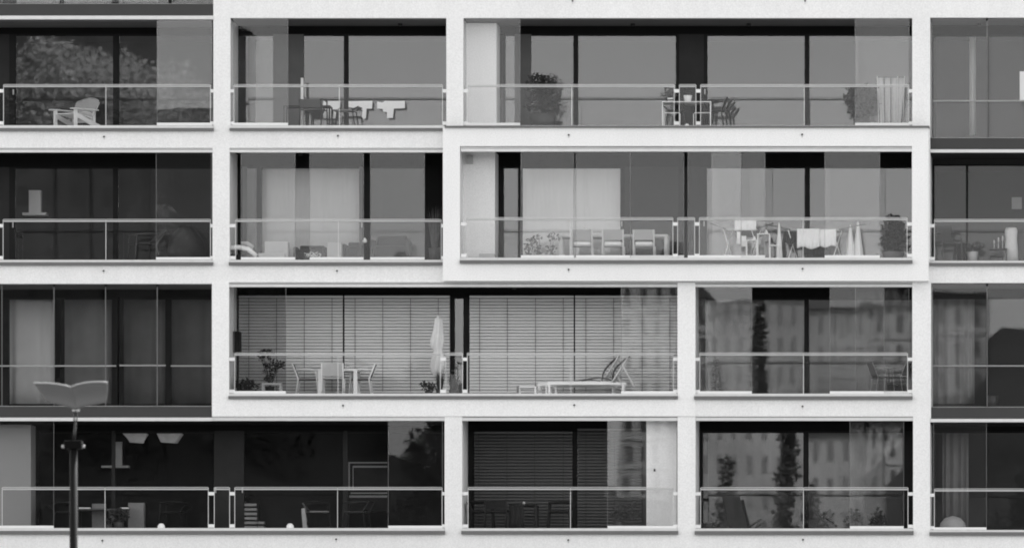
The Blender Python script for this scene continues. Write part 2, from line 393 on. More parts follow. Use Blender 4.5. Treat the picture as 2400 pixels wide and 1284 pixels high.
# white storage walls that stand on some balconies
for x0, x1, ya, yf, y in ((1089, 1163.5, 45, 296, .75), (1085, 1160, 347, 609, .7), (-330, 72, 987, 1242, .9), (1515, 1587, 977, 1242.6, .5)):
    zc, zf = FZ(ya)-.03, FZ(yf)+.024
    MB().box(FX(x0, y), min(FX(x1, y), FX(x1)), y, YB-.024, zf, zc-.002).build('storage_wall', PLASTER if y != .9 else mat('storage_grey', .26, .9, var=.05, scale=.8, grain=.06), B)

# ------------------------------------------------------------------ sliding glass panels
def panel(x0, x1, yt, yb, Y=.05, bottom=True, g=None, rz=None, rx=None):
    xa, xb, zt, zb = FX(x0, Y), FX(x1, Y), FZ(yt, Y), FZ(yb, Y)
    w, h = xb-xa, zt-zb
    o = MB().box(-w/2, w/2, -.005, .005, -h/2, h/2).build('sliding_panel', g or G_PANEL, B)
    o.location = ((xa+xb)/2, Y, (zt+zb)/2)
    o.rotation_euler = (R(rnd.uniform(-.1, .1) if rx is None else rx), 0, R(rnd.uniform(-.2, .2) if rz is None else rz))
    for sx in (-1, 1):
        MB().box(sx*w/2-.004, sx*w/2+.004, -.0065, .0065, -h/2, h/2).build('glass_edge', mat('panel_edge', .16, .3), o)
    if bottom: MB().box(-w/2, w/2, -.03, .03, -h/2-.055, -h/2).build('bottom_rail', WHITE, o)
panel(368, 497, 47, 288.5, g=G_PHI, rx=-.42, rz=-.5)
for a in ((547, 675, 44, 288.5), (1092, 1219, 44, 288.5), (2004, 2131, 44, 288.5)): panel(*a)
panel(366, 495, 358, 603, g=G_PHI, rx=-.55)
panel(565, 692, 358, 603); panel(726, 852, 358, 603); panel(868, 995, 358, 603)
for x0, x1, y in ((1221, 1345, .05), (1350, 1477, .05), (1478, 1603, .09), (1612, 1737, .05), (1668, 1793, .1), (1933, 2062, .05)): panel(x0, x1, 356, 598.5, YP+y)
panel(548, 670, 673, 916, g=G_DARK, rx=.3); panel(1456, 1585, 673, 916.5, g=G_PHI, rx=0, rz=0)
panel(1636, 1762, 673, 916.5, g=G_PHI); panel(1945, 2072, 673, 916.5); panel(2005, 2130, 673, 916.5, .1)
panel(-1, 126, 987, 1231, rx=-.45); panel(910, 1037, 987, 1231, rx=-.3, rz=0)
panel(1424, 1586, 986, 1231.5, g=G_PHI, rx=0)
panel(1992, 2118, 986, 1232, g=G_PHI, rx=0, rz=0); panel(2188, 2312, 989, 1235, g=G_PHI, rx=0, rz=0)
for x0, x1 in ((-240, -118), (-117, 4), (5, 126), (127, 247), (248, 368), (369, 496.5)): panel(x0, x1, 667, 951, .06, False, G_FRONT)
for x0, x1 in ((-117, 4), (5, 126), (127, 247), (248, 368), (369, 499)): panel(x0, x1, -268, 9.5, .06, False, G_FRONT)
for yt, yb in ((44, 323.5), (665, 953.5)):
    for x0, x1 in ((2184, 2313), (2314, 2440), (2441, 2570)): panel(x0, x1, yt, yb, .06, False, G_FRONT)
# clamps at the head of the frameless glazing
for px in (126.5, 247.5, 368.5): part('glass_clamp', pbox(px-2.5, px+2.5, 666, 672, .03, .09), FRAME)
for py in (43, 664): part('glass_clamp', pbox(2311, 2316, py, py+6, .03, .09), FRAME)

# ------------------------------------------------------------------ glass railings
def railing(x0, x1, ytop, ybot, Y=.0, mids=(), left=None, right=None, Yin=None):
    Y = Y+.02 if Yin is None else Yin
    xa, xb, zt, zb = FX(x0, Y), FX(x1, Y), FZ(ytop, Y), FZ(ybot, Y)
    r = MB().box(xa, xb, Y-.035, Y+.012, FZ(ytop+6.8, Y), FZ(ytop+3.2, Y)).build('railing', STEEL, B)
    xs = [xa]+[FX(m, Y) for m in mids]+[xb]
    for a, b in zip(xs[:-1], xs[1:]):
        MB().box(a+.008, b-.008, Y-.007+.022, Y+.007+.022, zb, zt-.012).build('glass_pane', G_RAIL, r)
        MB().box(a+.008, b-.008, Y+.013, Y+.031, zt-.012, zt).build('glass_edge', EDGE, r)
    for i, x in enumerate(xs):
        MB().box(x-.0075, x+.0075, Y+.0145, Y+.0295, zb, zt-.0125).build('post', EDGE, r)
    for px, a, b in ((left, left, x0), (right, x1, right)):
        if px is None: continue
        for py in (ytop+15.5, ybot-5):
            MB().box(FX(a, Y), FX(b, Y), Y+.005, Y+.05, FZ(py+4, Y), FZ(py-4, Y)).build('bracket', WHITE, r, bevel=.008)
railing(-330, -3, 198, 294, right=8)
railing(8, 493, 198, 294, mids=(248,), right=500); railing(548, 1037, 198, 294, mids=(795,), left=540, right=1046)
railing(1097, 1580, 198, 294, mids=(1340,), left=1086, right=1592); railing(1592, 1631, 198, 294, right=1642); railing(1642, 2130, 198, 294, mids=(1885,), right=2138)
railing(-330, -4, 513.5, 609, right=7)
railing(7, 493, 513.5, 609, mids=(248,), right=498); railing(552, 1034, 513.5, 609, mids=(793,), left=538, right=1040)
railing(1093, 1577, 509.5, 603.8, YP, mids=(1336,), left=1080, right=1588); railing(1588, 1628, 509.5, 603.8, YP, right=1639); railing(1639, 2126, 509.5, 603.8, YP, mids=(1882,), right=2138)
railing(2190, 2700, 513.5, 611, mids=(2440,), left=2180)
railing(550, 1032, 826, 921.5, mids=(792,), left=537, right=1045); railing(1045, 1084, 826, 921.5, right=1095); railing(1095, 1578, 826, 921.5, mids=(1338,), right=1588)
railing(1640, 2127, 826, 922, mids=(1883,), left=1628, right=2138)
railing(5, 488, 1140.5, 1236.5, mids=(246,), right=502); railing(502, 538, 1140.5, 1236.5, right=550); railing(550, 1036, 1140.5, 1236.5, mids=(791,), right=1042)
railing(1097, 1578, 1140.5, 1237, mids=(1337,), left=1083, right=1588); railing(1642, 2128, 1141, 1237.5, mids=(1883,), left=1630, right=2140)
railing(2190, 2700, 1144, 1241, mids=(2440,), left=2180)
# slim rails behind the frameless glazing
for x0, x1, py in ((-330, 272, 857), (280, 388, 856), (400, 497, 857), (2187, 2760, 237), (2187, 2760, 857)):
    part('grab_rail', pbox(x0, x1, py-1.6, py+1.6, YB-.16, YB-.12), STEEL)

# ------------------------------------------------------------------ venetian blinds
def blind(x0, x1, yt, yb, m, cords, Y=YB-.12, pitch=.0745, gapless=False):
    xa, xb, zt, zb = FX(x0, Y), FX(x1, Y), FZ(yt, Y), FZ(yb, Y)
    w = xb-xa
    b = MB().box(xa, xb, Y-.03, Y+.04, zt, zt+.05).build('blind', m, B)
    n = 5; sl_ = MB(); up = []; lo = []
    for i in range(n):
        u = i/(n-1)-.5; zz = -u*.066; yy = -u*.036-.009*(1-4*u*u)
        up.append((yy, zz))
    vs = [(sx*w/2, y, z) for y, z in up for sx in (-1, 1)]+[(sx*w/2, y+.003, z-.001) for y, z in up for sx in (-1, 1)]
    fs = []
    for i in range(n-1):
        fs.append((2*i, 2*i+2, 2*i+3, 2*i+1)); o = 2*n; fs.append((o+2*i, o+2*i+1, o+2*i+3, o+2*i+2))
    fs += [(0, 1, 2*n+1, 2*n), (2*n-2, 4*n-2, 4*n-1, 2*n-1)]
    sl_._add(vs, fs, True); me = sl_.mesh('slat', m)
    z = zt-.045; k = 0
    while z > zb:
        o = link('slat', me, b); o.location = ((xa+xb)/2, Y, z+rnd.uniform(-.0008, .0008)); o.rotation_euler = (R(rnd.uniform(-1, 1)), R(rnd.uniform(-.03, .03)), 0)
        z -= pitch; k += 1
    for c in cords:
        MB().box(FX(c, Y-.05)-.005, FX(c, Y-.05)+.005, Y-.034, Y-.026, z+pitch, zt).build('cord', CORD, b)
for x0, x1, cords in ((560, 803.5, (583, 648, 713, 778)), (807.5, 1054, (832, 897, 962, 1027)), (1101, 1344.5, (1124, 1189, 1255, 1320)), (1348, 1592, (1373, 1438, 1505, 1570))):
    blind(x0, x1, 698, 918, BLINDM, cords)
blind(1112, 1341.5, 1016, 1236, BLINDD, (1122, 1188, 1253, 1320)); blind(1353.5, 1504, 1009, 1236, BLINDD, (1373, 1440))

# ------------------------------------------------------------------ small fixtures on the building
for px, py in ((1342,3),(1887,3),(244,321),(792,319),(1333,317),(1880,316),(243,635),(790,635),(1333,632),(1881,630),(804,950),(1346,949),(1881,952),(240,1266),(788,1263),(1332,1265),(1882,1264),(2440,1268),(2440,640)):
    y = YP if (1040 < px < 2178 and 300 < py < 660) else (-.03 if 497 < px < 1629 and 662 < py < 975 else 0)
    p = F(px, py, y)
    sp = MB().tube([(p.x, y+.05, p.z+.01), (p.x, y-.035, p.z)], .022, 10).build('drain_spout', mat('spout_dark', .03, .5), B)
    MB().box(p.x-.012, p.x+.012, y-.004, y-.0005, p.z-.065, p.z-.025).build('drip_stain', mat('drip_stain', .6, .9), sp)
for px, py in ((938, 52), (1483, 52), (1755, 52), (2295, 50), (1205, 668), (705, 352)):
    zc = FZ(43 if py < 100 else (662 if py > 600 else 347))-.022
    part('ceiling_lamp', MB().lathe([(.05, -.06), (.05, 0)], (FX(px, 1.2), 1.2, zc), 12), BLACK)
def wall_box(px, py0, py1, w, Y, m, nm): part(nm, pbox(px, px+w, py0, py1, Y-.12, Y), m)
wall_box(1093, 365, 384, 15, .7, mat('lamp_grey', .35, .4), 'wall_lamp')
part('wall_box', MB().box(FX(537)+.005, FX(537)+.16, .85, 1.35, FZ(826, 1), FZ(777, 1)), DARK)
part('door_lever', pbox(2031-500+1, 2036-500, 1098, 1104, .46, .5), BLACK)
# window handles that catch the light
for px, py, Y in ((31, 216, YB), (30, 527, YB), (1457, 524, YB), (848, 527, YB), (1652, 215, YB), (1650, 524, YB), (568, 1148, YB), (505, 1148, YB)):
    part('window_handle', pbox(px-1.4, px+1.4, py-6, py+6, Y-.09, Y-.034), STEEL)

# ------------------------------------------------------------------ furniture and plants
def at(px, row, Y): return (FX(px, Y), Y, FLOOR[row]+.023)
def hz(py, row, Y): return FZ(py, Y)-FLOOR[row]-.023      # height above that row's balcony floor of picture line py
def curtain(label, px0, px1, pyt, pyb, Y, m=CURT, fold=.05, n=9, group=None):
    xa, xb, zt, zb = FX(px0, Y), FX(px1, Y), FZ(pyt, Y), FZ(pyb, Y)
    o = MB().sheet(lambda u, v: (xa-(xa+xb)/2+(xb-xa)*u, fold*math.sin(u*n*2*math.pi+1.1*math.sin(u*7))*(.6+.4*v), (zt-zb)*(1-v)), 90, 3, .008).build('curtain', m)
    o.location = ((xa+xb)/2, Y, zb); return tag(o, label, 'curtain', group)
curtain('wide smooth white curtain closed behind the second floor middle window', 612, 846, 388, 612, 2.15, n=5, fold=.006)
curtain('wide pale curtain behind the glass in front of the long dining table', 1222, 1458, 388, 608, 2.15, n=5, fold=.006)
curtain('white pleated curtain hanging in deep folds beside a dark pot', 2187, 2284, 694, 946, 2.2, m=mat('curtain_pleat', .33, .95, var=.06, scale=3), n=4.5, fold=.07)
curtain('narrow pale curtain strip in the top right window', 2272, 2287, 78, 318, 2.2, n=1.5)
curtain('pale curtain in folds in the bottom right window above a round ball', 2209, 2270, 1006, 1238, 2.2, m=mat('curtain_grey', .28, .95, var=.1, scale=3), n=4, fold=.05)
curtain('dim grey sheet added for pane brightness at the left of the third floor corner glazing', 20, 128, 694, 946, 2.2, m=mat('filler_pale', .62, .95, var=.05, scale=2), n=3, fold=.03)  # sheet added behind plain glass to lift the pane's brightness

for a, b, lab, gg in ((152, 262, 'dim net sheet added for pane brightness between the two dark mullions of the third floor corner', .2), (291, 387, 'dim net sheet added for pane brightness in the framed door of the third floor corner', .14), (403, 505, 'dim net sheet added for pane brightness beside the white pier on the third floor corner', .13)):
    curtain(lab, a, b, 694, 946, 2.2, m=mat('filler_%d' % a, gg, .95, var=.12, scale=2), n=3, fold=.02)  # sheets added behind plain glass, grey set for each pane's brightness
def chair(label, loc, rz, m, ms=None, w=.52, d=.5, seat=.44, back=.86, style='solid', arms=True, leg=.016, cat='chair', name='chair', lean=.12, group=None, zb=None):
    """faces +x in local space; backrest at -x"""
    ms = ms or m
    t = thing(name, label, cat, loc, rz, group)
    h = w/2
    for sy in (-1, 1):
        MB().tube([(d/2+.03, sy*h, 0), (d/2-.02, sy*h, seat if not arms else seat+.2)], leg, 8).build('leg', m, t)
        MB().tube([(-d/2-.04, sy*h, 0), (-d/2+.02, sy*h, seat), (-d/2-lean, sy*h, back)], leg, 8).build('leg', m, t)
        if arms: MB().tube([(-d/2-.03, sy*h, seat+.22), (0, sy*h, seat+.235), (d/2+.0, sy*h, seat+.2)], leg*1.15, 8).build('armrest', m, t)
    if style == 'slat':
        for i in range(7):
            x = -d/2+.03+i*d/7; MB().box(x, x+d/7-.015, -h+.02, h-.02, seat-.01, seat+.01).build('slat', ms, t)
        for i in range(9):
            y = -h+.03+i*(w-.06)/9
            MB()._add([(-d/2+.0, y, seat+.06), (-d/2+.0, y+w/9-.022, seat+.06), (-d/2-lean, y+w/9-.022, back-.02), (-d/2-lean, y, back-.02),
                       (-d/2-.015, y, seat+.06), (-d/2-.015, y+w/9-.022, seat+.06), (-d/2-lean-.015, y+w/9-.022, back-.02), (-d/2-lean-.015, y, back-.02)],
                      [(0,1,2,3),(7,6,5,4),(0,4,5,1),(1,5,6,2),(2,6,7,3),(3,7,4,0)]).build('back_slat', ms, t)
        MB().box(-d/2-lean-.03, -d/2-lean+.005, -h, h, back-.02, back+.03).build('top_rail', m, t)
    else:
        MB().box(-d/2, d/2, -h+.012, h-.012, seat-.018, seat+.012).build('seat', ms, t, bevel=.006)
        zb = zb or seat+.04
        MB()._add([(-d/2+.015, -h+.012, zb), (-d/2+.015, h-.012, zb), (-d/2-lean+.015, h-.012, back), (-d/2-lean+.015, -h+.012, back),
                   (-d/2-.005, -h+.012, zb), (-d/2-.005, h-.012, zb), (-d/2-lean-.005, h-.012, back), (-d/2-lean-.005, -h+.012, back)],
                  [(0,1,2,3),(7,6,5,4),(0,4,5,1),(1,5,6,2),(2,6,7,3),(3,7,4,0)]).build('backrest', ms, t)
    return t
def table(label, loc, w, d, h, m, leg=.03, top=.03, rz=0, name='table', cat='table', mt=None, inset=.0):
    t = thing(name, label, cat, loc, rz)
    MB().box(-w/2, w/2, -d/2, d/2, h-top, h).build('table_top', mt or m, t, bevel=.004)
    for sx in (-1, 1):
        for sy in (-1, 1):
            x, y = sx*(w/2-leg-inset), sy*(d/2-leg-inset)
            MB().box(x-leg, x+leg, y-leg, y+leg, 0, h-top-.001).build('leg', m, t)
    return t
def pot_mb(r, h, taper=.75): return MB().lathe([(r*taper, 0), (r, h), (r*.9, h), (r*.85, h-.04)], n=18)
def plant(label, loc, pot_r, pot_h, blobs, pm=POTD, lm=LEAF, name='potted_plant', cat='plant', stems=3, leaf=.07, group=None, seed=1):
    t = thing(name, label, cat, loc, 0, group); g = random.Random(seed)
    pot_mb(pot_r, pot_h).build('pot', pm, t)
    MB().lathe([(pot_r*.84, 0), (.01, .015)], (0, 0, pot_h-.05), 14, False).build('soil', BARK, t)
    s = MB(); f = MB()
    for c, r, n in blobs:
        f.leaves(c, r, n, leaf, g)
        for _ in range(stems):
            e = Vector(c)+Vector((g.uniform(-.5, .5)*r[0], g.uniform(-.5, .5)*r[1], g.uniform(-.2, .5)*r[2]))
            s.tube([(0, 0, pot_h-.06), ((e.x)*.4+g.uniform(-.03, .03), e.y*.4, pot_h+(e.z-pot_h)*.5), e], .009, 5, .004)
    s.build('stem', BARK, t); f.build('foliage', lm, t); return t
def grass(label, loc, pot_r, pot_h, h, n=60, spread=.25, pm=POTD, lm=LEAFM, seed=3, name='grass_plant'):
    t = thing(name, label, 'plant', loc); g = random.Random(seed)
    pot_mb(pot_r, pot_h).build('pot', pm, t); f = MB()
    for _ in range(n):
        a = g.uniform(0, 6.28); r = g.uniform(.2, 1)*spread; x, y = math.cos(a), math.sin(a); hh = h*g.uniform(.6, 1)
        b = Vector((x*pot_r*.5, y*pot_r*.5, pot_h-.03)); w = Vector((-y, x, 0))*.008
        m1 = b+Vector((x*r*.3, y*r*.3, hh*.6)); e = b+Vector((x*r, y*r, hh))
        f._add([b-w, b+w, m1+w, m1-w, e], [(0, 1, 2, 3), (3, 2, 4)])
    f.build('foliage', lm, t); return t
def cloth(label, px0, px1, pyt, pyb, Y, m=CLOTH, cat='cloth', name='hanging_cloth', fold=.02, n=3, ragged=.0, seed=1, group=None, skew=0):
    xa, xb, zt, zb = FX(px0, Y), FX(px1, Y), FZ(pyt, Y), FZ(pyb, Y); g = random.Random(seed); ph = g.uniform(0, 6)
    w, h = xb-xa, zt-zb
    def fn(u, v):
        dz = ragged*h*(.5+.5*math.sin(u*6.3*1.3+ph))*v
        return (w*(u-.5)+skew*v*w, fold*math.sin(u*n*6.28+ph)*(.3+.7*v)+.01*math.sin(v*7+ph), h*(1-v)+dz-.0)
    o = MB().sheet(fn, 28, 8, .008).build(name, m); o.location = ((xa+xb)/2, Y, zb); return tag(o, label, cat, group)

# --- top row, far left: a white slatted lounge chair with a blanket
t = thing('lounge_chair', 'white wooden lounge chair with broad arms behind the top left railing', 'chair', at(180, 1, .95), 0)
rise = hz(229, 1, .95)
for sy in (-1, 1):
    y = sy*.33
    MB().box(-.42, -.33, y-.02, y+.02, 0, .44).build('leg', WHITE, t)
    MB().prism([(-.36, .26), (-.34, .36), (.48, .10), (.48, 0), (.40, 0)], y-.018, y+.018).build('side_rail', WHITE, t)
    MB().box(-.52, .32, y-.07+sy*.02, y+.07+sy*.02, .44, .465).build('armrest', WHITE, t, bevel=.01)
    MB().box(.20, .27, y-.02, y+.02, .1, .44).build('leg', WHITE, t)
for i in range(6):
    x = -.36+i*.1; MB().box(x, x+.085, -.31, .31, .345-.3*(x+.36)*.55, .365-.3*(x+.36)*.55).build('seat_slat', WHITE, t)
for i in range(7):
    u = (i-3)/3.0; top = rise-.10*u*u; y = u*.27
    dx = .22+.36*((top-.2)/rise)
    MB()._add([(.20, y*.8-.035, .17), (.20, y*.8+.035, .17), (dx, y+.042, top), (dx, y-.042, top), (.225, y*.8-.035, .17), (.225, y*.8+.035, .17), (dx+.025, y+.042, top), (dx+.025, y-.042, top)],
              [(0,1,2,3),(7,6,5,4),(0,4,5,1),(1,5,6,2),(2,6,7,3),(3,7,4,0)]).build('back_slat', WHITE, t)
t.rotation_euler = (0, 0, R(52))
BL = mat('blanket_grey', .36, .95, var=.08, scale=25)
t2 = MB().sheet(lambda u, v: (.19+.36*((rise+.03-.10*(2*(u-.5))**2-v*.36-.2)/rise)-.05+.004*math.sin(u*9), (u-.5)*.74, rise+.03-.10*(2*(u-.5))**2-v*.36-.012*math.sin(u*13)*v), 36, 8, .012).build('throw_blanket', BL)
t2.location = t.location; t2.rotation_euler = t.rotation_euler; tag(t2, 'grey throw blanket with a fringe draped over the white lounge chair back', 'blanket')
fr = MB()
for i in range(26):
    u = (i+.5)/26; zz = rise+.03-.10*(2*(u-.5))**2-.36
    fr.tube([(.19+.36*((zz-.2)/rise)-.058, (u-.5)*.74, zz+.02), (.19+.36*((zz-.25)/rise)-.065, (u-.5)*.74+rnd.uniform(-.012, .012), zz-rnd.uniform(.04, .07))], .009, 4)
fr.build('fringe', CLOTH, t2)

# --- top row, second balcony: dark chairs and table, white cloths
table('dark thin legged table behind the second top balcony glass', at(722, 1, 1.0), 1.1, .7, hz(250, 1, 1.0), DARK, .018, .025)
chair('dark mesh armchair behind the white pole on the top balcony', at(735, 1, .65), 80, DARK, mat('dark_mesh', .06, .8), back=hz(236, 1, .65), lean=.08)
chair('dark folding chair right of the mesh armchair, beside the window mullion', at(808, 1, .9), 175, DARK, MIDG, back=hz(252, 1, .9), arms=False)
o = MB().tube([(0, 0, 0), (0, 0, hz(183, 1, 1.2))], .035, 10).build('white_pole', WHITE); o.location = at(708, 1, 1.2); tag(o, 'short white upright pole behind the dark mesh armchair', 'pole')
def tee(label, poly, Y, seed):
    xs = [p[0] for p in poly]; zs = [p[1] for p in poly]; c = (min(xs)+max(xs))/2, max(zs)
    pts = [((FX(x, Y)-FX(c[0], Y)), FZ(z, Y)-FZ(c[1], Y)) for x, z in poly]
    o = MB().prism(pts, -.006, .006).build('hanging_cloth', mat('bright_cloth', .9, .95, var=.03, scale=10)); o.location = (FX(c[0], Y), Y, FZ(c[1], Y)); return tag(o, label, 'cloth', 'white cloths hung on the top balcony')
tee('left white cloth, hanging behind the dark mesh armchair', [(758, 237), (797, 237), (797, 252), (792, 256), (789, 278), (758, 278), (757, 268), (765, 253), (757, 247)][::-1], 1.62, 1)
tee('white cloth hanging just right of the window mullion with a short tail', [(817, 238), (873, 237), (872, 255), (859, 255), (858, 277), (852, 280), (848, 274), (850, 258), (832, 254), (817, 251)][::-1], 1.62, 2)
tee('widest white cloth with a narrow tail, rightmost of three', [(884, 239), (896, 241), (902, 237), (949, 237), (949, 254), (923, 255), (921, 277), (907, 277), (907, 263), (898, 262), (897, 256), (884, 255)][::-1], 1.62, 3)
o = MB().tube([(FX(745, 1.63)-FX(850, 1.63), 0, 0), (FX(960, 1.63)-FX(850, 1.63), 0, 0)], .004, 6).build('clothes_line', BLACK); o.location = (FX(850, 1.63), 1.632, FZ(237, 1.63)+.006); tag(o, 'thin dark line carrying the white cloths', 'clothes line')

# --- top row, long balcony
plant('tall feathery bush in a dark pot by the left end of the long top balcony', at(1272, 1, .8), .33, hz(268, 1, .8),
      [((0, 0, .62), (.45, .35, .35), 520), ((-.05, 0, .98), (.38, .3, .28), 420), ((.1, 0, 1.15), (.3, .25, .18), 200), ((-.12, 0, 1.12), (.22, .2, .2), 120)], leaf=.075, name='potted_bush', seed=5)
tb = table('slim white framed table with potted plants on the long top balcony', at(1611, 1, .8), 1.15, .8, hz(241, 1, .8), WHITE, .012, .02)
for x in (-.36, .36): MB().tube([(x-.2, -.28, 0), (x-.2, -.28, .33), (x-.17, -.28, .36), (x+.17, -.28, .36), (x+.2, -.28, .33), (x+.2, -.28, 0)], .011, 6).build('side_loop', WHITE, tb)
p = plant('white round pot with short leaves on the slim white table', (FX(1612, .75), .75, FZ(241, .75)), .1, .17, [((0, 0, .24), (.1, .1, .08), 60)], pm=POTW, leaf=.05, stems=2, seed=8)
plant('small leafy plant in a pale pot at the left end of the slim white table', (FX(1571, .75), .75, FZ(241, .75)), .07, .11, [((0, 0, .24), (.14, .1, .13), 80), ((-.1, 0, .15), (.12, .1, .08), 40)], pm=POTW, leaf=.07, stems=2, seed=9)
for i in range(3):
    chair(('innermost', 'middle', 'outermost')[i]+' black wire chair at the right end of the slim white table', at(1672+i*9, 1, .8+.05*i), 180, BLACK, BLACK, w=.5, d=.42, back=hz(228+i*5, 1, .8), leg=.013, arms=True, group='black wire chairs round the slim table')
chair('black wire chair at the left end of the slim white table', at(1584, 1, .85), 0, BLACK, BLACK, w=.5, d=.4, back=hz(246, 1, .8), leg=.013, group='black wire chairs round the slim table')
o = MB().lathe([(.02, 0), (.05, .02), (.05, .06), (.02, .09)], n=12).build('lantern', WHITE); o.location = at(1610, 1, .3); tag(o, 'tiny white lantern on the floor under the slim white table', 'lantern')
plant('dark rounded bush partly behind the glass panel at the right end of the top balcony', at(2020, 1, 1.0), .2, .25,
      [((0, 0, .72), (.46, .4, .33), 620), ((-.02, 0, .45), (.3, .3, .25), 250), ((.05, 0, .93), (.35, .3, .14), 160)], leaf=.09, name='round_bush', seed=12)
tr = thing('draped_trellis', 'white cloth draped over a slim rack beside the round bush', 'rack', at(2088, 1, .9))
hh = hz(183, 1, .9)
MB().sheet(lambda u, v: ((u-.5)*(.66-.2*v), .03*math.sin(u*25)*(.4+v), hh*(1-v*.97)), 40, 5, .01).build('cloth', CREAM, tr)
for i in range(5): MB().tube([((i-2)*.14, -.05, .0), ((i-2)*.16, -.05, hh+.03)], .008, 6).build('bar', BLACK if i in (1, 2) else WHITE, tr)
o = MB().box(-.12, .6, -.02, .02, 0, FZ(168, .6)-FZ(235, .6)).build('white_board', WHITE); o.location = (FX(2402, .9), .9, FZ(235, .9)); tag(o, 'upright white board at the right edge of the top row', 'board')

# --- second row, far left
hood = thing('cooker_hood', 'pale cooker hood with a square flue, dim behind the left second row window', 'cooker hood', (FX(83, 3.2), 3.2, FZ(506, 3.2)))
MB().box(-.28, .28, -.25, .25, 0, .06).build('canopy', WHITE, hood); MB().box(-.14, .14, -.14, .14, .061, .6).build('flue', WHITE, hood)
chair('dark slatted wooden folding chair behind the left second row railing', at(335, 2, .8), 205, DWOOD, DWOOD, w=.55, d=.52, back=hz(541, 2, .8), style='slat', lean=.22, leg=.018)
o = MB().lathe([(.44, 0), (.46, .3), (.42, .5), (.3, .7), (.14, hz(528, 2, .9)-.02), (.02, hz(528, 2, .9))], n=22).build('covered_barbecue', mat('black_cover', .03, .7, var=.2, scale=6)); o.location = at(437, 2, .9); tag(o, 'domed dark cover over a barbecue behind the glass panel', 'barbecue')

# --- second row, second balcony
day = thing('lounge_daybed', 'dark daybed with a thick white curved cushion at the left jamb', 'daybed', at(572, 2, .55))
MB().box(-.3, .28, -.3, .3, 0, .16).build('base', DARK, day)
MB().sheet(lambda u, v: (-.34+.7*u, -.3+.6*v, .33-.22*max(0, u-.55)**1.5*2.4+.03*math.sin(u*5)), 20, 6, .01).build('cushion_cover', CLOTH, day)
MB().tube([(-.34, -.27, .31), (-.1, -.27, .33), (.12, -.27, .29), (.32, -.27, .12)], .06, 10).build('cushion', CLOTH, day)
MB().tube([(-.05, -.1, .42), (.08, -.1, .43), (.22, -.1, .33)], .055, 10).build('pillow', LIGHTG, day)
def cube(label, px0, px1, pyt, row, Y, m, d=.4, cat='planter', name='planter_box', bev=.015):
    o = MB().box(-(FX(px1, Y)-FX(px0, Y))/2, (FX(px1, Y)-FX(px0, Y))/2, -d/2, d/2, 0, hz(pyt, row, Y)).build(name, m, bevel=bev); o.location = at((px0+px1)/2, row, Y); return tag(o, label, cat)
cube('larger pale grey cube planter below the white curtain', 622, 677, 567, 2, .6, LIGHTG)
cube('low pale slab shaped box in front of the larger cube planter', 606, 668, 594, 2, .3, LIGHTG, .2, 'box', 'low_box')
cube('narrower pale grey cube planter beside the railing post', 768, 802, 569, 2, .6, LIGHTG)
def armchair(label, px0, px1, pyt, pys, row, Y, m, name='armchair'):
    t = thing(name, label, 'sofa' if name == 'sofa' else 'armchair', at((px0+px1)/2, row, Y)); w = (FX(px1, Y)-FX(px0, Y))/2; h = hz(pyt, row, Y); s = hz(pys, row, Y)
    MB().box(-w+.1, w-.1, -.3, .3, .06, s).build('seat', m, t, bevel=.03); MB().box(-w+.1, w-.1, .3, .45, .06, h).build('backrest', m, t, bevel=.03)
    for sx in (-1, 1): MB().box(sx*w, sx*(w-.1), -.32, .45, .04, (s+h)/2).build('armrest', m, t, bevel=.02)
    for sx in (-1, 1):
        for y in (-.27, .4): MB().box(sx*(w-.02), sx*(w-.07), y-.025, y+.025, 0, .04).build('foot', BLACK, t)
    return t
DS = mat('dark_sofa', .02, .9, var=.15, scale=12)
armchair('low dark armchair between the two pale cube planters', 690, 768, 574, 588, 2, .9, DS)
armchair('dark sofa left of the tall grass, below the dark window', 872, 962, 551, 577, 2, 1.0, DS, 'sofa')
armchair('dark armchair right of the narrower pale cube planter', 804, 850, 566, 582, 2, 1.0, DS)
g_ = random.Random(4); t = thing('flower_trough', 'low trough of pale flowers in front of the dark armchair', 'planter', at(733, 2, .35))
MB().box(-.2, .2, -.1, .1, 0, .1).build('trough', POTD, t); MB().leaves((0, 0, .15), (.22, .1, .07), 90, .05, g_).build('flowers', CLOTH, t)
o = MB().lathe([(.01, 0), (.045, .01), (.05, .05), (.03, .09), (.005, .12)], n=12).build('bird_ornament', CLOTH); o.location = (FX(855, .3), .3, FZ(569, .3)); o.parent = None
tag(o, 'small bright white ornament at the head of the dark plant stick', 'ornament')
st = MB().tube([(0, 0, 0), (0, 0, FZ(569, .3)-FLOOR[2]-.025)], .008, 6).build('stick', BLACK); st.location = at(855, 2, .3); tag(st, 'thin black stick carrying the small white ornament', 'stick')
grass('tall thin ornamental grass in a dark pot at the right jamb', at(1018, 2, .8), .14, .35, hz(476, 2, .8)-.35, 70, .2)

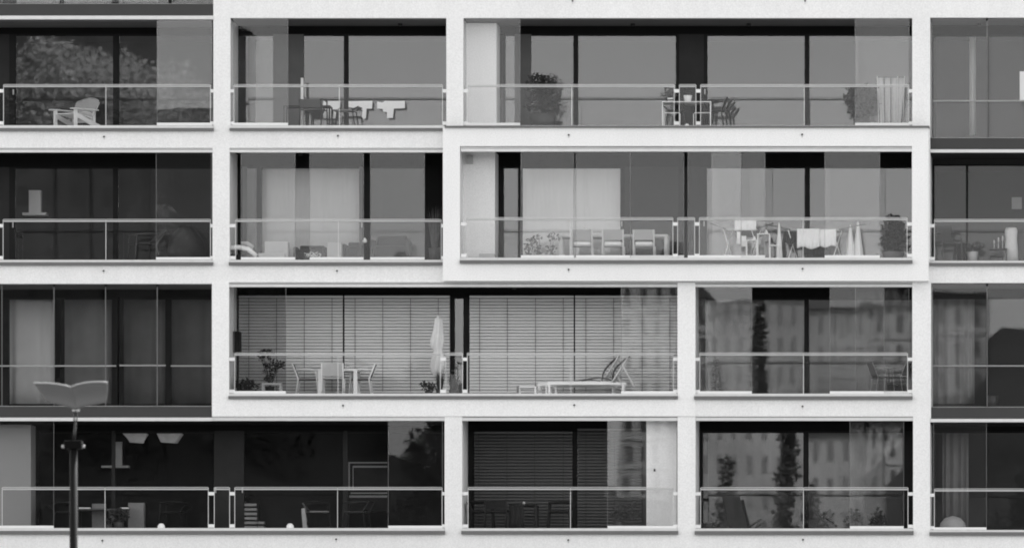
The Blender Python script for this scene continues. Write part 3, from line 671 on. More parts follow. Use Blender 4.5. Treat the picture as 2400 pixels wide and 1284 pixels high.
# --- second row, projecting frame balcony
cube('low pale bench against the white storage wall', 1124, 1161, 596, 2, .45, LIGHTG, .35, 'bench', 'low_bench')
for i, (px, h, s) in enumerate(((1238, 560, 21), (1262, 552, 22), (1292, 545, 23))):
    plant(('slim twiggy plant at the left of three by the storage wall', 'forked woody plant in the middle of three near the storage wall', 'tall forked plant nearest the dining table')[i], at(px, 2, .5), .1, .16,
          [((0, 0, .26), (.12, .1, .14), 45), ((.05-.1*(i % 2), 0, hz(h, 2, .5)-.1), (.14, .1, .12), 45)], lm=LEAFM, stems=3, leaf=.07, seed=s, pm=LIGHTG)
dt = table('long pale dining table in the projecting balcony with chairs in a row', at(1440, 2, 1.0), 2.55, .85, hz(552, 2, 1.0), CREAM, .04, .06)
for i, px in enumerate((1365, 1438, 1510)):
    c = chair(('left', 'middle', 'right')[i]+' of three pale backed dining chairs in front of the long table', at(px, 2, .45), 90, CREAM, mat('chair_sling', .36, .8, var=.05, scale=20), w=.48, d=.46, seat=.37, zb=.5, back=hz(540, 2, .45), arms=False, lean=.06, leg=.02, group='dining chairs in front of the long table')
    o = MB().box(-.2, .2, -.2, .2, 0, .075).build('seat_cushion', CLOTH, None, bevel=.02); L = at(px, 2, .45); o.location = (L[0], L[1]+.0, L[2]+.383)
    tag(o, ('left', 'middle', 'right')[i]+' white seat cushion on the dining chairs of the long table', 'cushion', 'seat cushions')
o = MB().lathe([(.03, 0), (.07, .03), (.08, .09), (.05, .15), (.01, .17)], n=14).build('table_lamp', CLOTH); o.location = (FX(1374, 1.0), 1.0, FZ(552, 1.0)+.002); tag(o, 'small pale globe standing on the long dining table', 'table lamp')
def airer(label, px0, px1, pyt, row, Y, m=WHITE):
    w = FX(px1, Y)-FX(px0, Y); h = hz(pyt, row, Y); t = thing('drying_rack', label, 'drying rack', at((px0+px1)/2, row, Y))
    for sx in (-1, 1):
        for sy in (-1, 1): MB().tube([(sx*w*.42+sy*.12, sy*.2, 0), (sx*w*.42-sy*.1, -sy*.2, h*.86)], .012, 6).build('leg', m, t)
    for i in range(6): MB().tube([(-w*.45, -.22+i*.088, h*.87), (w*.45, -.22+i*.088, h*.87)], .006, 5).build('line', m, t)
    for sx in (-1, 1):
        MB().tube([(sx*w*.45, -.22, h*.87), (sx*w*.45, .22, h*.87)], .01, 6).build('end_bar', m, t)
        MB().tube([(sx*w*.45, -.2, h*.87), (sx*w*.95, -.15, h*1.02)], .012, 6).build('wing', BLACK, t)
    return t
airer('wide drying rack with spread wings loaded with white laundry', 1848, 1972, 528, 2, .7)
airer('narrower drying rack left of the frosted panel edge', 1700, 1778, 526, 2, .9)
LG = 'white laundry on the drying racks'
cloth('largest white towel over the front of the wide drying rack', 1868, 1921, 536, 584, .42, fold=.03, ragged=.12, seed=2, group=LG)
cloth('white pillowcase pegged right of the largest towel', 1916, 1960, 537, 580, .44, fold=.015, ragged=.1, seed=3, group=LG)
cloth('dark garment in the shade of the wide drying rack', 1838, 1872, 542, 575, .6, m=DS, seed=4, ragged=.2)
cloth('dark skirt hanging lowest below the white laundry', 1884, 1940, 570, 600, .8, m=DS, seed=5)
cloth('white shirt hanging high on the narrower drying rack', 1722, 1772, 512, 540, .62, fold=.02, seed=6, group=LG)
cloth('small white sock strip hanging below the high white shirt', 1727, 1735, 543, 572, .62, fold=.005, seed=7, n=1, group=LG)
cloth('small pale cloth low on the narrower drying rack', 1738, 1749, 553, 578, .62, fold=.005, seed=8, n=1, group=LG)
def parasol(label, px, pyt, row, Y, r, m=CLOTH, lean=0):
    h = hz(pyt, row, Y); t = thing('closed_parasol', label, 'parasol', at(px, row, Y)); n = 24; mb = MB(); vs = []
    prof = [(.015, h), (.35*r, h-.18*h), (.65*r, h*.5), (r, h*.06)]
    for rr, z in prof:
        for k in range(n): a = 2*math.pi*k/n; q = rr*(1+.25*math.cos(6*a)); vs.append((q*math.cos(a), q*math.sin(a), z))
    mb._add(vs, [(i*n+k, i*n+(k+1) % n, (i+1)*n+(k+1) % n, (i+1)*n+k) for i in range(3) for k in range(n)], True)
    mb.build('canopy', m, t); MB().tube([(0, 0, 0), (0, 0, h+.03)], .012, 8).build('pole', WHITE, t); MB().lathe([(.16, 0), (.16, .03), (.03, .05)], n=16).build('base', DARK, t); return t
parasol('left of two slim white closed parasols right of the laundry', 1993, 530, 2, .7, .1)
parasol('right of two slim white closed parasols right of the laundry', 2011, 522, 2, .75, .11)
parasol('slim white closed parasol left of the wide drying rack', 1826, 525, 2, .5, .07)
plant('large dark conical shrub in a grey pot at the right end of the projecting balcony', at(2093, 2, .6), .27, .24, [((0, 0, .52), (.33, .3, .3), 520), ((0, 0, .8), (.3, .28, .24), 420), ((0, 0, 1.0), (.2, .2, .1), 140)], pm=mat('pot_grey', .14, .7), leaf=.08, name='potted_shrub', seed=31)
for i, (px, pt, Y) in enumerate(((1762, 563, .35), (1790, 548, .45))):
    t = table(('lower', 'taller')[i]+' slim white framed stool in front of the narrower drying rack', at(px, 2, Y), .26 if i == 0 else .3, .3, hz(pt, 2, Y), WHITE, .01, .02, name='stool', cat='stool')
    o = MB().lathe([(.04, 0), (.045, .04), (.02, .06), (.02, .09)], n=10).build('bottle', CLOTH); o.location = (FX(px+6, Y), Y, FZ(pt, Y)+.003); tag(o, ('white bottle on the lower slim stool', 'white bottle on the taller slim stool')[i], 'bottle')
table('smallest slim white framed stool left of the closed parasol', at(1814, 2, .3), .2, .25, hz(575, 2, .3), WHITE, .01, .02, name='stool', cat='stool')

# --- second row, far right
chair('dark slatted high back chair at the left of the right edge balcony', at(2222, 2, .6), -65, DWOOD, DWOOD, w=.5, d=.45, back=hz(530, 2, .6), style='slat', arms=True, leg=.018)
cube('dark ribbed tub beside the slatted high back chair', 2243, 2263, 570, 2, .7, DARK, .25, 'tub', 'tub')
plant('bushy dark plant in a pale square tub on the right edge balcony', at(2279, 2, .8), .14, .26, [((.06, 0, .36), (.24, .15, .12), 130)], pm=LIGHTG, leaf=.08, seed=41)
table('small dark low table carrying candlesticks on the right edge balcony', at(2338, 2, .6), .46, .4, hz(583, 2, .6), DWOOD, .02, .025)
for i, (dx, h) in enumerate(((-.1, .2), (0, .26), (.1, .3))):
    o = MB().lathe([(.025, 0), (.012, .03), (.01, h*.6), (.02, h*.62), (.016, h)], n=10).build('candlestick', LIGHTG); o.location = (FX(2340, .6)+dx, .6, FZ(583, .6)+.002)
    tag(o, ('shortest', 'medium', 'tallest')[i]+' pale candlestick on the small dark low table', 'candlestick', 'candlesticks on the low table')
t = thing('wrapped_column', 'pale cloth wrapped upright object right of the candlestick table', 'covered parasol', at(2370, 2, .7))
MB().lathe([(.17, 0), (.16, .3), (.14, .55), (.15, hz(534, 2, .7)-.06), (.12, hz(534, 2, .7))], n=18).build('cover', CREAM, t); MB().lathe([(.2, -.0), (.2, .03), (.17, .035)], n=18).build('base', DARK, t)
o = MB().box(-.12, .12, -.015, .015, 0, .28).build('wall_picture', LIGHTG); o.location = (FX(2383, 3.5), 3.5, FZ(490, 3.5)); tag(o, 'square pale picture hanging in the right edge room', 'picture')

# --- third row, long balcony with blinds
plant('tall airy dark shrub left of the white dining set', at(632, 3, .7), .11, .22, [((.0, 0, .6), (.16, .14, .3), 110), ((-.05, 0, 1.0), (.2, .15, .12), 70), ((.22, 0, .72), (.14, .12, .12), 60), ((-.2, 0, .9), (.1, .1, .1), 30)], leaf=.085, stems=3, name='airy_shrub', seed=51)
plant('wide low dark bush by the left jamb under the wall box', at(578, 3, .6), .18, .14, [((0, 0, .22), (.28, .2, .16), 260)], leaf=.08, seed=52, name='low_bush')
table('small white side table right of the low dark bush', at(638, 3, .3), .46, .35, hz(898, 3, .3), WHITE, .022, .045, name='side_table')
WD = at(795, 3, .95)
table('white dining table with square legs before the closed blinds', WD, .92, .85, hz(866, 3, .95), WHITE, .045, .05)
SL = mat('sling_white', .7, .8, var=.03, scale=20)
chair('white armchair at the left end of the white dining table', at(722, 3, 1.0), 0, WHITE, MIDG, w=.5, d=.46, seat=.40, back=hz(853, 3, 1.0), lean=.12, leg=.018, group='white dining armchairs')
chair('white armchair at the right end of the white dining table', at(846, 3, 1.0), 180, WHITE, MIDG, w=.5, d=.46, seat=.40, back=hz(853, 3, 1.0), lean=.12, leg=.018, group='white dining armchairs')
chair('white armchair seen from behind at the near side of the white dining table', at(781, 3, .45), 90, WHITE, mat('sling_grey', .45, .8, var=.04, scale=30), w=.5, d=.42, seat=.40, back=hz(852, 3, .45), lean=.07, leg=.016, arms=False, group='white dining armchairs')
o = MB().lathe([(.03, 0), (.035, .09), (.02, .1)], n=10).build('glass_jar', LIGHTG); o.location = (WD[0]+.2, WD[1], WD[2]+hz(866, 3, .95)+.002); tag(o, 'small jar on the white dining table', 'jar')
t = thing('closed_parasol', 'tall white closed parasol tied at the waist before the blinds', 'parasol', at(1026, 3, .9))
H = hz(742, 3, .9); n = 26; prof = [(.02, H), (.085, H-.06), (.11, H-.3), (.155, H-.55), (.14, H-.7), (.085, H-.78), (.14, H-.95), (.17, H-1.12), (.12, H-1.3), (.05, H-1.42)]
vs = []
for i, (rr, z) in enumerate(prof):
    for k in range(n):
        a = 2*math.pi*k/n; q = rr*(1+.16*math.cos(5*a+i*.35)); vs.append((q*math.cos(a)+.02*math.sin(i*1.3), q*math.sin(a), z))
MB()._add(vs, [(i*n+k, i*n+(k+1) % n, (i+1)*n+(k+1) % n, (i+1)*n+k) for i in range(len(prof)-1) for k in range(n)], True).build('canopy', CREAM if False else mat('parasol_cloth', .66, .95, var=.06, scale=9), t)
MB().tube([(0, 0, 0), (0, 0, H+.04)], .02, 8).build('pole', WHITE, t); MB().box(-.22, .22, -.22, .22, 0, .06).build('base', DARK, t)
plant('low bushy dark plant at the foot of the tall closed parasol', at(1005, 3, .45), .1, .1, [((0, 0, .2), (.2, .15, .12), 150)], leaf=.07, seed=61)
grass('tall dark grasses right of the parasol base', at(1031, 3, .5), .1, .14, hz(862, 3, .5)-.12, 70, .16, lm=LEAF, seed=62)
grass('grass clump behind the short railing section', at(1063, 3, .5), .12, .12, hz(868, 3, .5)-.12, 60, .2, lm=LEAFM, seed=63)
def lounger(label, px, Y, rz=0):
    t = thing('sun_lounger', label, 'sun lounger', at(px, 3, Y), rz, 'sun loungers before the blinds'); w = .3
    hgt = hz(834, 3, Y)
    for sy in (-1, 1):
        MB().box(-1.4, .45, sy*w-.02, sy*w+.02, .24, .29).build('side_rail', WHITE, t)
        for x in (-1.35, .38): MB().box(x-.025, x+.025, sy*w-.022, sy*w+.022, 0, .239).build('leg', WHITE, t)
        MB().tube([(.12, sy*w, .3), (.52, sy*w, hgt)], .016, 8).build('back_rail', WHITE, t)
        MB().tube([(.36, sy*w, .7), (.62, sy*w, .22)], .012, 6).build('prop', WHITE, t)
    MB().box(-1.38, .1, -w+.03, w-.03, .291, .32).build('seat_sling', SL, t)
    MB().sheet(lambda u, v: (.12+.4*u-.14*math.sin(u*math.pi), -w+.03+(2*w-.06)*v, .31+(hgt-.31)*u), 10, 4, .012).build('back_sling', MIDG, t)
    MB().sheet(lambda u, v: (-.62+.7*u, -w+.05+(2*w-.1)*v, .33+.06*math.sin(u*math.pi)+.04*u), 10, 4, .012).build('knee_sling', MIDG, t)
    return t
lounger('nearer white sun lounger with raised grey back', 1424, .55)
lounger('farther white sun lounger with raised grey back, behind the other', 1400, 1.25)
table('low white slatted table left of the sun loungers', at(1237, 3, .6), .42, .4, hz(906, 3, .6), WHITE, .02, .03, name='low_table')
cube('dark box set at the left side of the low white table', 1211, 1218, 904, 3, .5, MIDG, .2, 'box', 'small_box', .004)
table('low white footstool between the low table and the loungers', at(1292, 3, .7), .26, .3, hz(904, 3, .7), WHITE, .02, .03, name='footstool', cat='footstool')
# --- third row right
for i, (px, rz) in enumerate(((2068, 20), (2100, 165))):
    chair(('left', 'right')[i]+' faint wire chair behind the third row glass panel', at(px, 3, .9), rz, mat('wire_grey', .3, .5), DARK, w=.45, d=.4, back=hz(850, 3, .9), leg=.008)
cube('dark box between the wire chairs behind the glass panel', 2078, 2122, 896, 3, 1.2, DARK, .3, 'box', 'storage_box')
plant('slender dark leafy cone standing in for a reflection at the left of the third row right balcony', at(1677, 3, .9), .12, .12, [((0, 0, .3), (.13, .13, .25), 130), ((0, 0, .6), (.09, .09, .2), 80), ((0, 0, .8), (.05, .05, .15), 40)], leaf=.06, name='conifer', seed=66)  # leafy cone standing in for a dark parasol shape mirrored in the glass
o = pot_mb(.14, .28).build('plant_pot', POTD); o.location = (FX(2326, 1.2), 1.2, FZ(952)+.024); tag(o, 'dark round pot beside the white pleated curtain', 'pot')

# --- bottom row left: dark room with lamps
for i, (x0, x1) in enumerate(((290, 346), (370, 428))):
    Y = 3.0; t = thing('pendant_lamp', ('left', 'right')[i]+' of two faceted white lampshades hanging in the dark room', 'lamp', (FX((x0+x1)/2, Y), Y, FZ(1038, Y)), 0, 'hanging lampshades')
    w = (FX(x1, Y)-FX(x0, Y))/2; s = 1 if i else -1
    vs = [(-w, -.25, .22), (w, -.25, .22), (w, .25, .22), (-w, .25, .22), (-w*.55-.05*s, -.12, .02), (w*.55-.05*s, -.12, .0), (w*.55, .12, .0), (-w*.55, .12, .02)]
    MB()._add(vs, [(0,1,5,4),(1,2,6,5),(2,3,7,6),(3,0,4,7),(4,5,6,7)]).build('lamp_shade', mat('lamp_shade_lit', .6, .8, var=.2, scale=5, emit=.015), t)
    MB().tube([(0, 0, .2), (0, 0, .42)], .006, 6).build('cord', BLACK, t)
t = thing('kitchen_shelf', 'dim pale kitchen hood and shelf deep in the bottom left room', 'cooker hood', (FX(271, 3.4), 3.4, FZ(1096, 3.4)))
MB().box(-.32, .32, -.2, .2, 0, .05).build('canopy', LIGHTG, t); MB().box(0, .16, -.1, .1, .051, .62).build('flue', LIGHTG, t)
tt = table('white topped table before the dark bottom left window', at(243, 4, 1.2), 1.2, .6, hz(1192, 4, 1.2), DARK, .02, .035, mt=DWOOD)
for px, w in ((199, 26), (292, 19)):
    o = MB().box(-w/200, w/200, -.12, .12, 0, .03).build('tray', WHITE); o.location = (FX(px, 1.2), 1.2, FZ(1192, 1.2)+.002); tag(o, ('longer' if w > 20 else 'shorter')+' bright white tray on the bottom left table', 'tray')
cube('pale cardboard box at the right of the bottom left table', 302, 339, 1178, 4, 1.45, MIDG, .3, 'box', 'cardboard_box', .003)
cube('pale crate behind the railing post on the bottom left balcony', 217, 248, 1180, 4, 1.55, MIDG, .25, 'crate', 'crate', .003)
plant('small flowering plant by the bottom left railing post', at(255, 4, .5), .08, .12, [((0, 0, .22), (.14, .1, .1), 70)], lm=LEAFM, leaf=.05, seed=71)
for px in (378, 680):
    o = MB().lathe([(.001, .11), (.05, .1), (.085, .05), (.09, .0)][::-1], n=16, closed=False).build('garden_lamp', WHITE); o.location = (FX(px, .06), .06, FZ(1236.5, .06)+.001)
    tag(o, ('white dome lamp on the sill left of the short railing' if px < 500 else 'white dome lamp on the sill right of the slatted drawers'), 'dome lamp')
t = thing('slatted_shelf', 'stepped slatted grey crate stack right of the short railing section', 'crate stack', at(594, 4, .9))
for k in range(6): MB().box(-.2+.0*k, .14-.01*k if k > 1 else .26, -.2, .2, .04+k*.105, .10+k*.105).build('slat', MIDG, t)
for sx in (-.21, .1): MB().box(sx, sx+.02, -.2, .2, 0, .66).build('upright', DARK, t)
chair('pale leather sided armchair with dark cushions on the bottom balcony', at(745, 4, .9), 10, DARK, MIDG, w=.55, d=.5, back=hz(1178, 4, .9), lean=.1, leg=.012)
o = MB()._add([(-.06, 0, .02), (.04, 0, .02), (-.02, 0, .52), (-.1, 0, .5), (-.06, .3, .02), (.04, .3, .02), (-.02, .3, .52), (-.1, .3, .5)], [(0,1,2,3),(7,6,5,4),(0,4,5,1),(1,5,6,2),(2,6,7,3),(3,7,4,0)]).build('folded_mat', mat('mat_pale', .3, .9, var=.1, scale=8)); o.location = at(716, 4, .5); tag(o, 'pale folded mat leaning at the left of the dark armchair', 'mat')
chair('black wire chair right of the railing post on the bottom balcony', at(835, 4, 1.0), 170, BLACK, BLACK, back=hz(1175, 4, 1.0))
t = thing('glass_cabinet', 'pale framed cabinet deep in the bottom row room', 'cabinet', (FX(862, 3.2), 3.2, FZ(1168, 3.2)))
w = .46; hb = FZ(1082, 3.2)-FZ(1168, 3.2)
for x0, x1, z0, z1 in ((-w, w, hb-.03, hb), (-w+.1, w, hb-.13, hb-.09), (-w, -w+.03, .2, hb-.031), (-w+.1, -w+.115, .2, hb-.131), (-w+.05, w, .12, .15), (-w+.02, w, .03, .08)):
    MB().box(x0, x1, 0, .05, z0, z1).build('frame_bar', mat('frame_dim', .3, .6), t)
MB().box(-w-.02, w+.02, .051, .4, -.3, hb+.01).build('carcass', DARK, t)

chair('dark wire chair at the right end of the bottom left table', at(405, 4, 1.1), 170, DARK, DARK, back=hz(1185, 4, 1.1), leg=.014, group='dark chairs of the bottom left table')
chair('dark wire chair at the left end of the bottom left table, near the lamp pole', at(150, 4, 1.1), 10, DARK, DARK, back=hz(1185, 4, 1.1), leg=.014, group='dark chairs of the bottom left table')
plant('dark leafy plant in a black pot between the crate and the cardboard box', at(278, 4, .8), .13, .2, [((0, 0, .36), (.26, .2, .16), 160)], leaf=.09, seed=77)
# --- bottom row middle
table('dark round legged table before the dark blinds', at(1228, 4, .9), .66, .6, hz(1182, 4, .9), DARK, .03, .03)
o = MB().lathe([(.005, 0), (.03, .01), (.038, .038), (.03, .066), (.005, .076)], n=14).build('ball', mat('gloss_ball', .5, .1)); o.location = (FX(1228, .8), .8, FZ(1182, .8)+.002); tag(o, 'small shiny ball on the dark table before the blinds', 'ball')
cloth('dark cloth hanging over the front of the dark table', 1192, 1228, 1183, 1236, .55, m=DARK, cat='tablecloth', name='tablecloth', fold=.02)
chair('dark armchair left of the dark table, turned to it', at(1130, 4, .9), 0, DARK, DARK, back=hz(1177, 4, .9), lean=.08, leg=.022, group='dark chairs by the dark blinds')
chair('dark high back chair seen from behind, nearest the dark table', at(1170, 4, .6), 75, DARK, DARK, back=hz(1172, 4, .6), lean=.06, leg=.022, arms=False, group='dark chairs by the dark blinds')
chair('dark curved armchair right of the dark table, at the railing post', at(1312, 4, .9), 180, DARK, DARK, back=hz(1177, 4, .9), lean=.08, leg=.022, group='dark chairs by the dark blinds')
plant('dark leafy plant behind the panel left of the white storage door', at(1452, 4, .8), .14, .2, [((0, 0, .4), (.22, .2, .22), 150), ((.3, 0, .45), (.16, .14, .25), 100)], leaf=.08, seed=75)
# --- bottom row right
t = thing('sun_lounger', 'dark upright folded lounger leaning on the bottom right balcony', 'sun lounger', at(1722, 4, .8))
hb = hz(1163, 4, .8)
MB()._add([(-.3, 0, hb), (.12, 0, hb), (.3, 0, 0), (-.12, 0, 0), (-.3, .06, hb), (.12, .06, hb), (.3, .06, 0), (-.12, .06, 0)], [(3,2,1,0),(4,5,6,7),(1,5,4,0),(2,6,5,1),(3,7,6,2),(0,4,7,3)]).build('cushion', DARK, t)
for sx in (-1, 1): MB().tube([(sx*.2-.1, .09, hb*1.01), (sx*.2+.1, .09, 0)], .014, 6).build('frame', BLACK, t)
MB().tube([(.3, .05, .05), (.62, .25, .28), (.45, .1, 0)], .014, 6).build('frame', BLACK, t)
t = thing('folding_stand', 'slatted dark folding stand by the bottom right mullion', 'folding stand', at(1925, 4, .7))
for sx in (-1, 1): MB().tube([(-sx*.22, .02*sx, 0), (sx*.22, .02*sx, .5)], .016, 6).build('leg', DWOOD, t)
for k in range(5): MB().box(-.05+.07*k, .0+.07*k, -.2, .2, .38-.05*k, .41-.05*k).build('slat', DWOOD, t)
o = pot_mb(.15, .16).build('plant_pot', POTD); o.location = at(1660, 4, .6); tag(o, 'low dark bowl pot in the left corner of the bottom right balcony', 'pot')
for i, px in enumerate((2000, 2056)):
    plant(('left', 'right')[i]+' spiky dark plant behind the bottom right glass panel', at(px, 4, .7), .12, .12, [((0, 0, .2), (.2, .16, .2), 120), ((.02, 0, .35), (.08, .08, .16), 40)], leaf=.09, seed=80+i, group='spiky plants behind the bottom right panel')
o = MB().lathe([(.001, .34), (.18, .29), (.29, .17), (.32, 0)][::-1], n=22, closed=False).build('seat_ball', LIGHTG); o.location = at(2233, 4, .7); tag(o, 'large pale half round seat behind the bottom right edge panel', 'seat')

# ------------------------------------------------------------------ street lamp standing between the camera and the building
YL = -66.0
def L(px, py): return F(px, py, YL)
base = Vector((L(172.5, 0).x, YL, 0))
lamp = thing('street_lamp', 'dark street lamp with winged reflector and spotlight box in front of the facade', 'street lamp', base)
def lp(px, py, dy=0): v = L(px, py)-base; return (v.x, dy, v.z)
MB().tube([(0, 0, 0), lp(172.5, 1052)], .085, 16, .063).build('pole', mat('lamp_pole', .007, .6, var=.1, scale=4, spec=.12), lamp)
MB().tube([lp(173.5, 1033), lp(177, 985)], .022, 10).build('neck', BLACK, lamp)
x0, x1 = lp(152, 0)[0], lp(193, 0)[0]
MB().box(x0, x1, -.12, .12, lp(0, 1052)[2], lp(0, 1032)[2]).build('spotlight_box', mat('lamp_black', .004, .7, spec=.05), lamp, bevel=.02)
for px in (148, 195.5): MB().lathe([(.022, 0), (.026, .03), (.02, .05)], (lp(px, 0)[0], 0, lp(0, 1049)[2]), 12).build('clamp', STEEL, lamp)
for px in (174.2, 180.5): MB().tube([lp(px, 988, -.03), lp(px+.4, 966, -.03)], .012, 8).build('strut', BLACK, lamp)
MB().tube([lp(169.5, 961.5), lp(186.5, 961.5)], .016, 8).build('bracket', STEEL, lamp)
MB().box(lp(174.5, 0)[0], lp(180.5, 0)[0], -.03, .03, lp(0, 975)[2], lp(0, 963)[2]).build('joint', BLACK, lamp)
def wing(rim, root, name):
    """curved reflector: a thick shell spanned between the lower edge and the upper rim"""
    nu, nv = len(rim)-1, 6
    def fn(u, v):
        i = min(int(u*nu), nu-1); f = u*nu-i
        a = Vector(rim[i]).lerp(Vector(rim[i+1]), f); b = Vector(root[i]).lerp(Vector(root[i+1]), f)
        p = a.lerp(b, v); q = lp(p.x, p.y); return (q[0], -.30*(1-v)+.10*math.sin(v*math.pi), q[2])
    MB().tube([Vector(lp(p[0], p[1]))+Vector((0, -.31, .0)) for p in rim], .014, 8).build('rim', mat('lamp_rim', .3, .4), lamp)
    MB().sheet(fn, nu*3, nv, .02).build(name, mat('lamp_reflector', .12, .6, var=.04, scale=3), lamp)
wing([(83.5, 899), (100, 899.5), (120, 900), (140, 902), (158, 905), (170.5, 909)], [(105, 936), (112, 941), (130, 946.5), (148, 950), (165, 955.5), (177, 960)], 'reflector_wing')
wing([(170.5, 909), (185, 903), (203, 899), (222, 897), (240, 896.5), (257, 898)], [(177, 960), (190, 953.5), (204, 950), (220, 948), (236, 945.5), (249, 941)], 'reflector_wing')

# ------------------------------------------------------------------ the opposite bank, seen only as reflections in the glass
HA = mat('hillside', .045, .95, var=.5, scale=.05)
def ridge(X):
    Xp = 15+(X-15)*.239
    pts = [(-60, 14), (-14, 14), (-4.5, 13.0), (-1.8, 12.6), (0, 10.6), (5, 9.8), (8, 9.8), (9.6, 11.6), (10.8, 13.2), (12, 14.2), (20, 14), (60, 13)]
    for (a, za), (b, zb) in zip(pts[:-1], pts[1:]):
        if a <= Xp <= b: zp = za+(zb-za)*(Xp-a)/(b-a); return CZ+(zp-CZ)/.239
    return 45
def hill_z(x, y):
    s = max(0.0, min(1.0, (-y-320)/380.0)); s = s*s*(3-2*s)
    return ridge(x)*s+1.2*noise.noise((x*.06, y*.03, 1))*s-.05
nx, ny = 110, 26
hv = [(-420+i*620/nx, -320-j*(900/ny), hill_z(-420+i*620/nx, -320-j*(900/ny))) for j in range(ny+1) for i in range(nx+1)]
hf = [(j*(nx+1)+i, (j+1)*(nx+1)+i, (j+1)*(nx+1)+i+1, j*(nx+1)+i+1) for j in range(ny) for i in range(nx)]
h = MB()._add(hv, hf, True).build('hill', HA); h['kind'] = 'structure'
g = random.Random(17); fo = MB()
for _ in range(240):
    x = g.uniform(-190, -55); y = g.uniform(-690, -480); z = hill_z(x, y)
    r = g.uniform(1.8, 3.8)
    fo.leaves((x, y, z+r*.9), (r, r, r*1.25), 260, .6, g)
f = fo.build('hillside_woods', mat('woods_leaf', .025, .8, var=.4, scale=.3)); f['kind'] = 'stuff'; f['label'] = 'dark woods on the far hillside'
def house(label, px, pyt, L_, w, m, cols, rows, pitch=2.9, pw=.36, ph=.55, rh=3.0, rz=0, wm=None):
    """placed so that its mirror image stands at picture column px with its eaves at picture line pyt"""
    k = (D0+L_)/D0; x = CX+((px-1200)/100-CX)*k; y = -L_; ze = CZ+((1284-pyt)/100+Z0-CZ)*k
    t = thing('far_house', label, 'house', (x, y, 0), rz)
    MB().box(-w/2, w/2, -10, 0, 0, ze).build('wall', m, t)
    MB()._add([(-w/2-.4, .5, ze+.01), (w/2+.4, .5, ze+.01), (w/2+.4, -10.5, ze+.01), (-w/2-.4, -10.5, ze+.01), (-w/2+2, -5, ze+rh), (w/2-2, -5, ze+rh)], [(0,1,5,4),(1,2,5),(2,3,4,5),(3,0,4),(3,2,1,0)]).build('roof', mat('roof_dark', .10, .8), t)
    dx, dz = w/cols, pitch
    me = MB().box(-dx*pw/2, dx*pw/2, 0, .06, -dz*ph/2, dz*ph/2).mesh('window', wm or mat('far_window', .13, .5))
    for r in range(rows):
        if wm is None: MB().box(-w/2-.05, w/2+.05, .001, .16, ze-dz*(r+1)-.12, ze-dz*(r+1)+.08).build('cornice', m, t)
        for c in range(cols):
            o = link('window', me, t); o.location = (-w/2+dx*(c+.5), .001, ze-dz*(r+.5))
    return t
HM = mat('far_render', .62, .9, var=.12, scale=.25); HM3 = mat('far_tower', .075, .9, var=.3, scale=.12); HM2 = mat('far_stone', .46, .9, var=.35, scale=.1, streak=.15)
house('long pale house on the far slope mirrored in the bottom right sliding panel', 2030, 985, 640, 15, HM, 12, 7)
house('pale corner house mirrored in the bottom right edge panel', 2250, 1000, 620, 9, HM2, 6, 7)
house('tall town house mirrored in the panel right of the sun loungers', 1525, 655, 640, 8.5, HM, 6, 12)
house('long town house mirrored in the third row right balcony', 1760, 684, 650, 21, HM2, 17, 11, rh=1.2, wm=mat('far_window_pale', .27, .6))
house('gabled town house mirrored in the third row right glass panels', 2035, 682, 660, 20, HM2, 12, 12, rh=1.2)
house('broad low town house mirrored in the bottom right balcony', 1780, 990, 560, 17, HM2, 14, 7, wm=mat('far_window_pale', .27, .6))
house('dark tower added on the far hill to darken the mirror image in the left edge windows', 92, 12, 640, 36.2, HM3, 14, 12, rh=.4, wm=mat('far_tower_window', .05, .6))  # tower added so the left edge panes reflect something dark
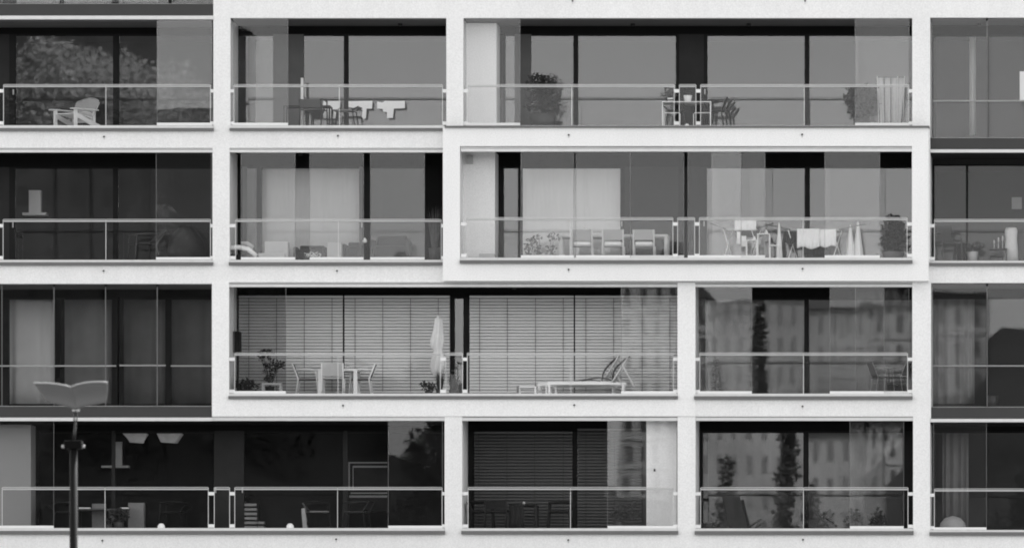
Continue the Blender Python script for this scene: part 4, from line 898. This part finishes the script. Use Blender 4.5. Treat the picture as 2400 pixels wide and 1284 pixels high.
def tree(label, x, y, z, h_, r, conical=False, seed=1, n=1600, lm=LEAF, cb=.35):
    t = thing('tree', label, 'tree', (x, y, z), 0, 'trees on the opposite bank'); q = random.Random(seed)
    MB().tube([(0, 0, 0), (q.uniform(-.2, .2), 0, h_*.4), (q.uniform(-.3, .3), 0, h_*.9)], .35, 8, .06).build('trunk', BARK, t)
    f = MB(); b = MB()
    for i in range(14):
        u = (i+.5)/14; rr = r*(1-u)**.7 if conical else r*math.sin(math.pi*min(1, u*.9+.1))**.6; zz = h_*((.1 if conical else cb)+(.88 if conical else .95-cb)*u)
        a = q.uniform(0, 6.28); c = Vector((math.cos(a)*rr*.55, math.sin(a)*rr*.55, zz))
        b.tube([(0, 0, zz-h_*.06), c], .1, 5, .03); f.leaves(c, (rr*.75+.2, rr*.75+.2, h_*.075), n//14, .34 if lm is LEAF else .42, q)
    b.build('limb', BARK, t); f.build('crown', lm, t); return t
def mirror(px, py, L_): k = (D0+L_)/D0; return CX+((px-1200)/100-CX)*k, CZ+((1284-py)/100+Z0-CZ)*k
SUNL = mat('sunlit_leaf', .42, .8, var=.5, scale=.4)  # leaf colour lightened so the crowns read as sunlit
for i, (px, pyt, L_, r, con, lab, lm, n) in enumerate((
        (1792, 700, 262, .75, True, 'tall slender dark conifer mirrored beside the bottom right mullion', LEAF, 4000),
        (1862, 1092, 270, 1.1, False, 'broad tree mirrored at the left of the bottom right mullion', LEAF, 1500),
        (1650, 1080, 280, 1.0, False, 'bushy tree mirrored in the corner of the bottom right balcony', LEAF, 1500),
        (2390, 1080, 280, 2.4, False, 'dark round tree mirrored in the bottom right edge window', LEAF, 4500),
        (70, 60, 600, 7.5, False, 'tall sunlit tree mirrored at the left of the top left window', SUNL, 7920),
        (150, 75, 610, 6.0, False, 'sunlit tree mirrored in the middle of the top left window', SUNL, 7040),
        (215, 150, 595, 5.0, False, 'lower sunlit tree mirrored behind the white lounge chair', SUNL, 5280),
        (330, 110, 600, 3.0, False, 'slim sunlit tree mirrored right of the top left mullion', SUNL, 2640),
        (1028, 640, 560, 4.2, True, 'dark wide conifer added to edge the reflection in the panel beside the bottom pier', LEAF, 11000))):  # conifer added for the slanting dark edge in that panel's reflection
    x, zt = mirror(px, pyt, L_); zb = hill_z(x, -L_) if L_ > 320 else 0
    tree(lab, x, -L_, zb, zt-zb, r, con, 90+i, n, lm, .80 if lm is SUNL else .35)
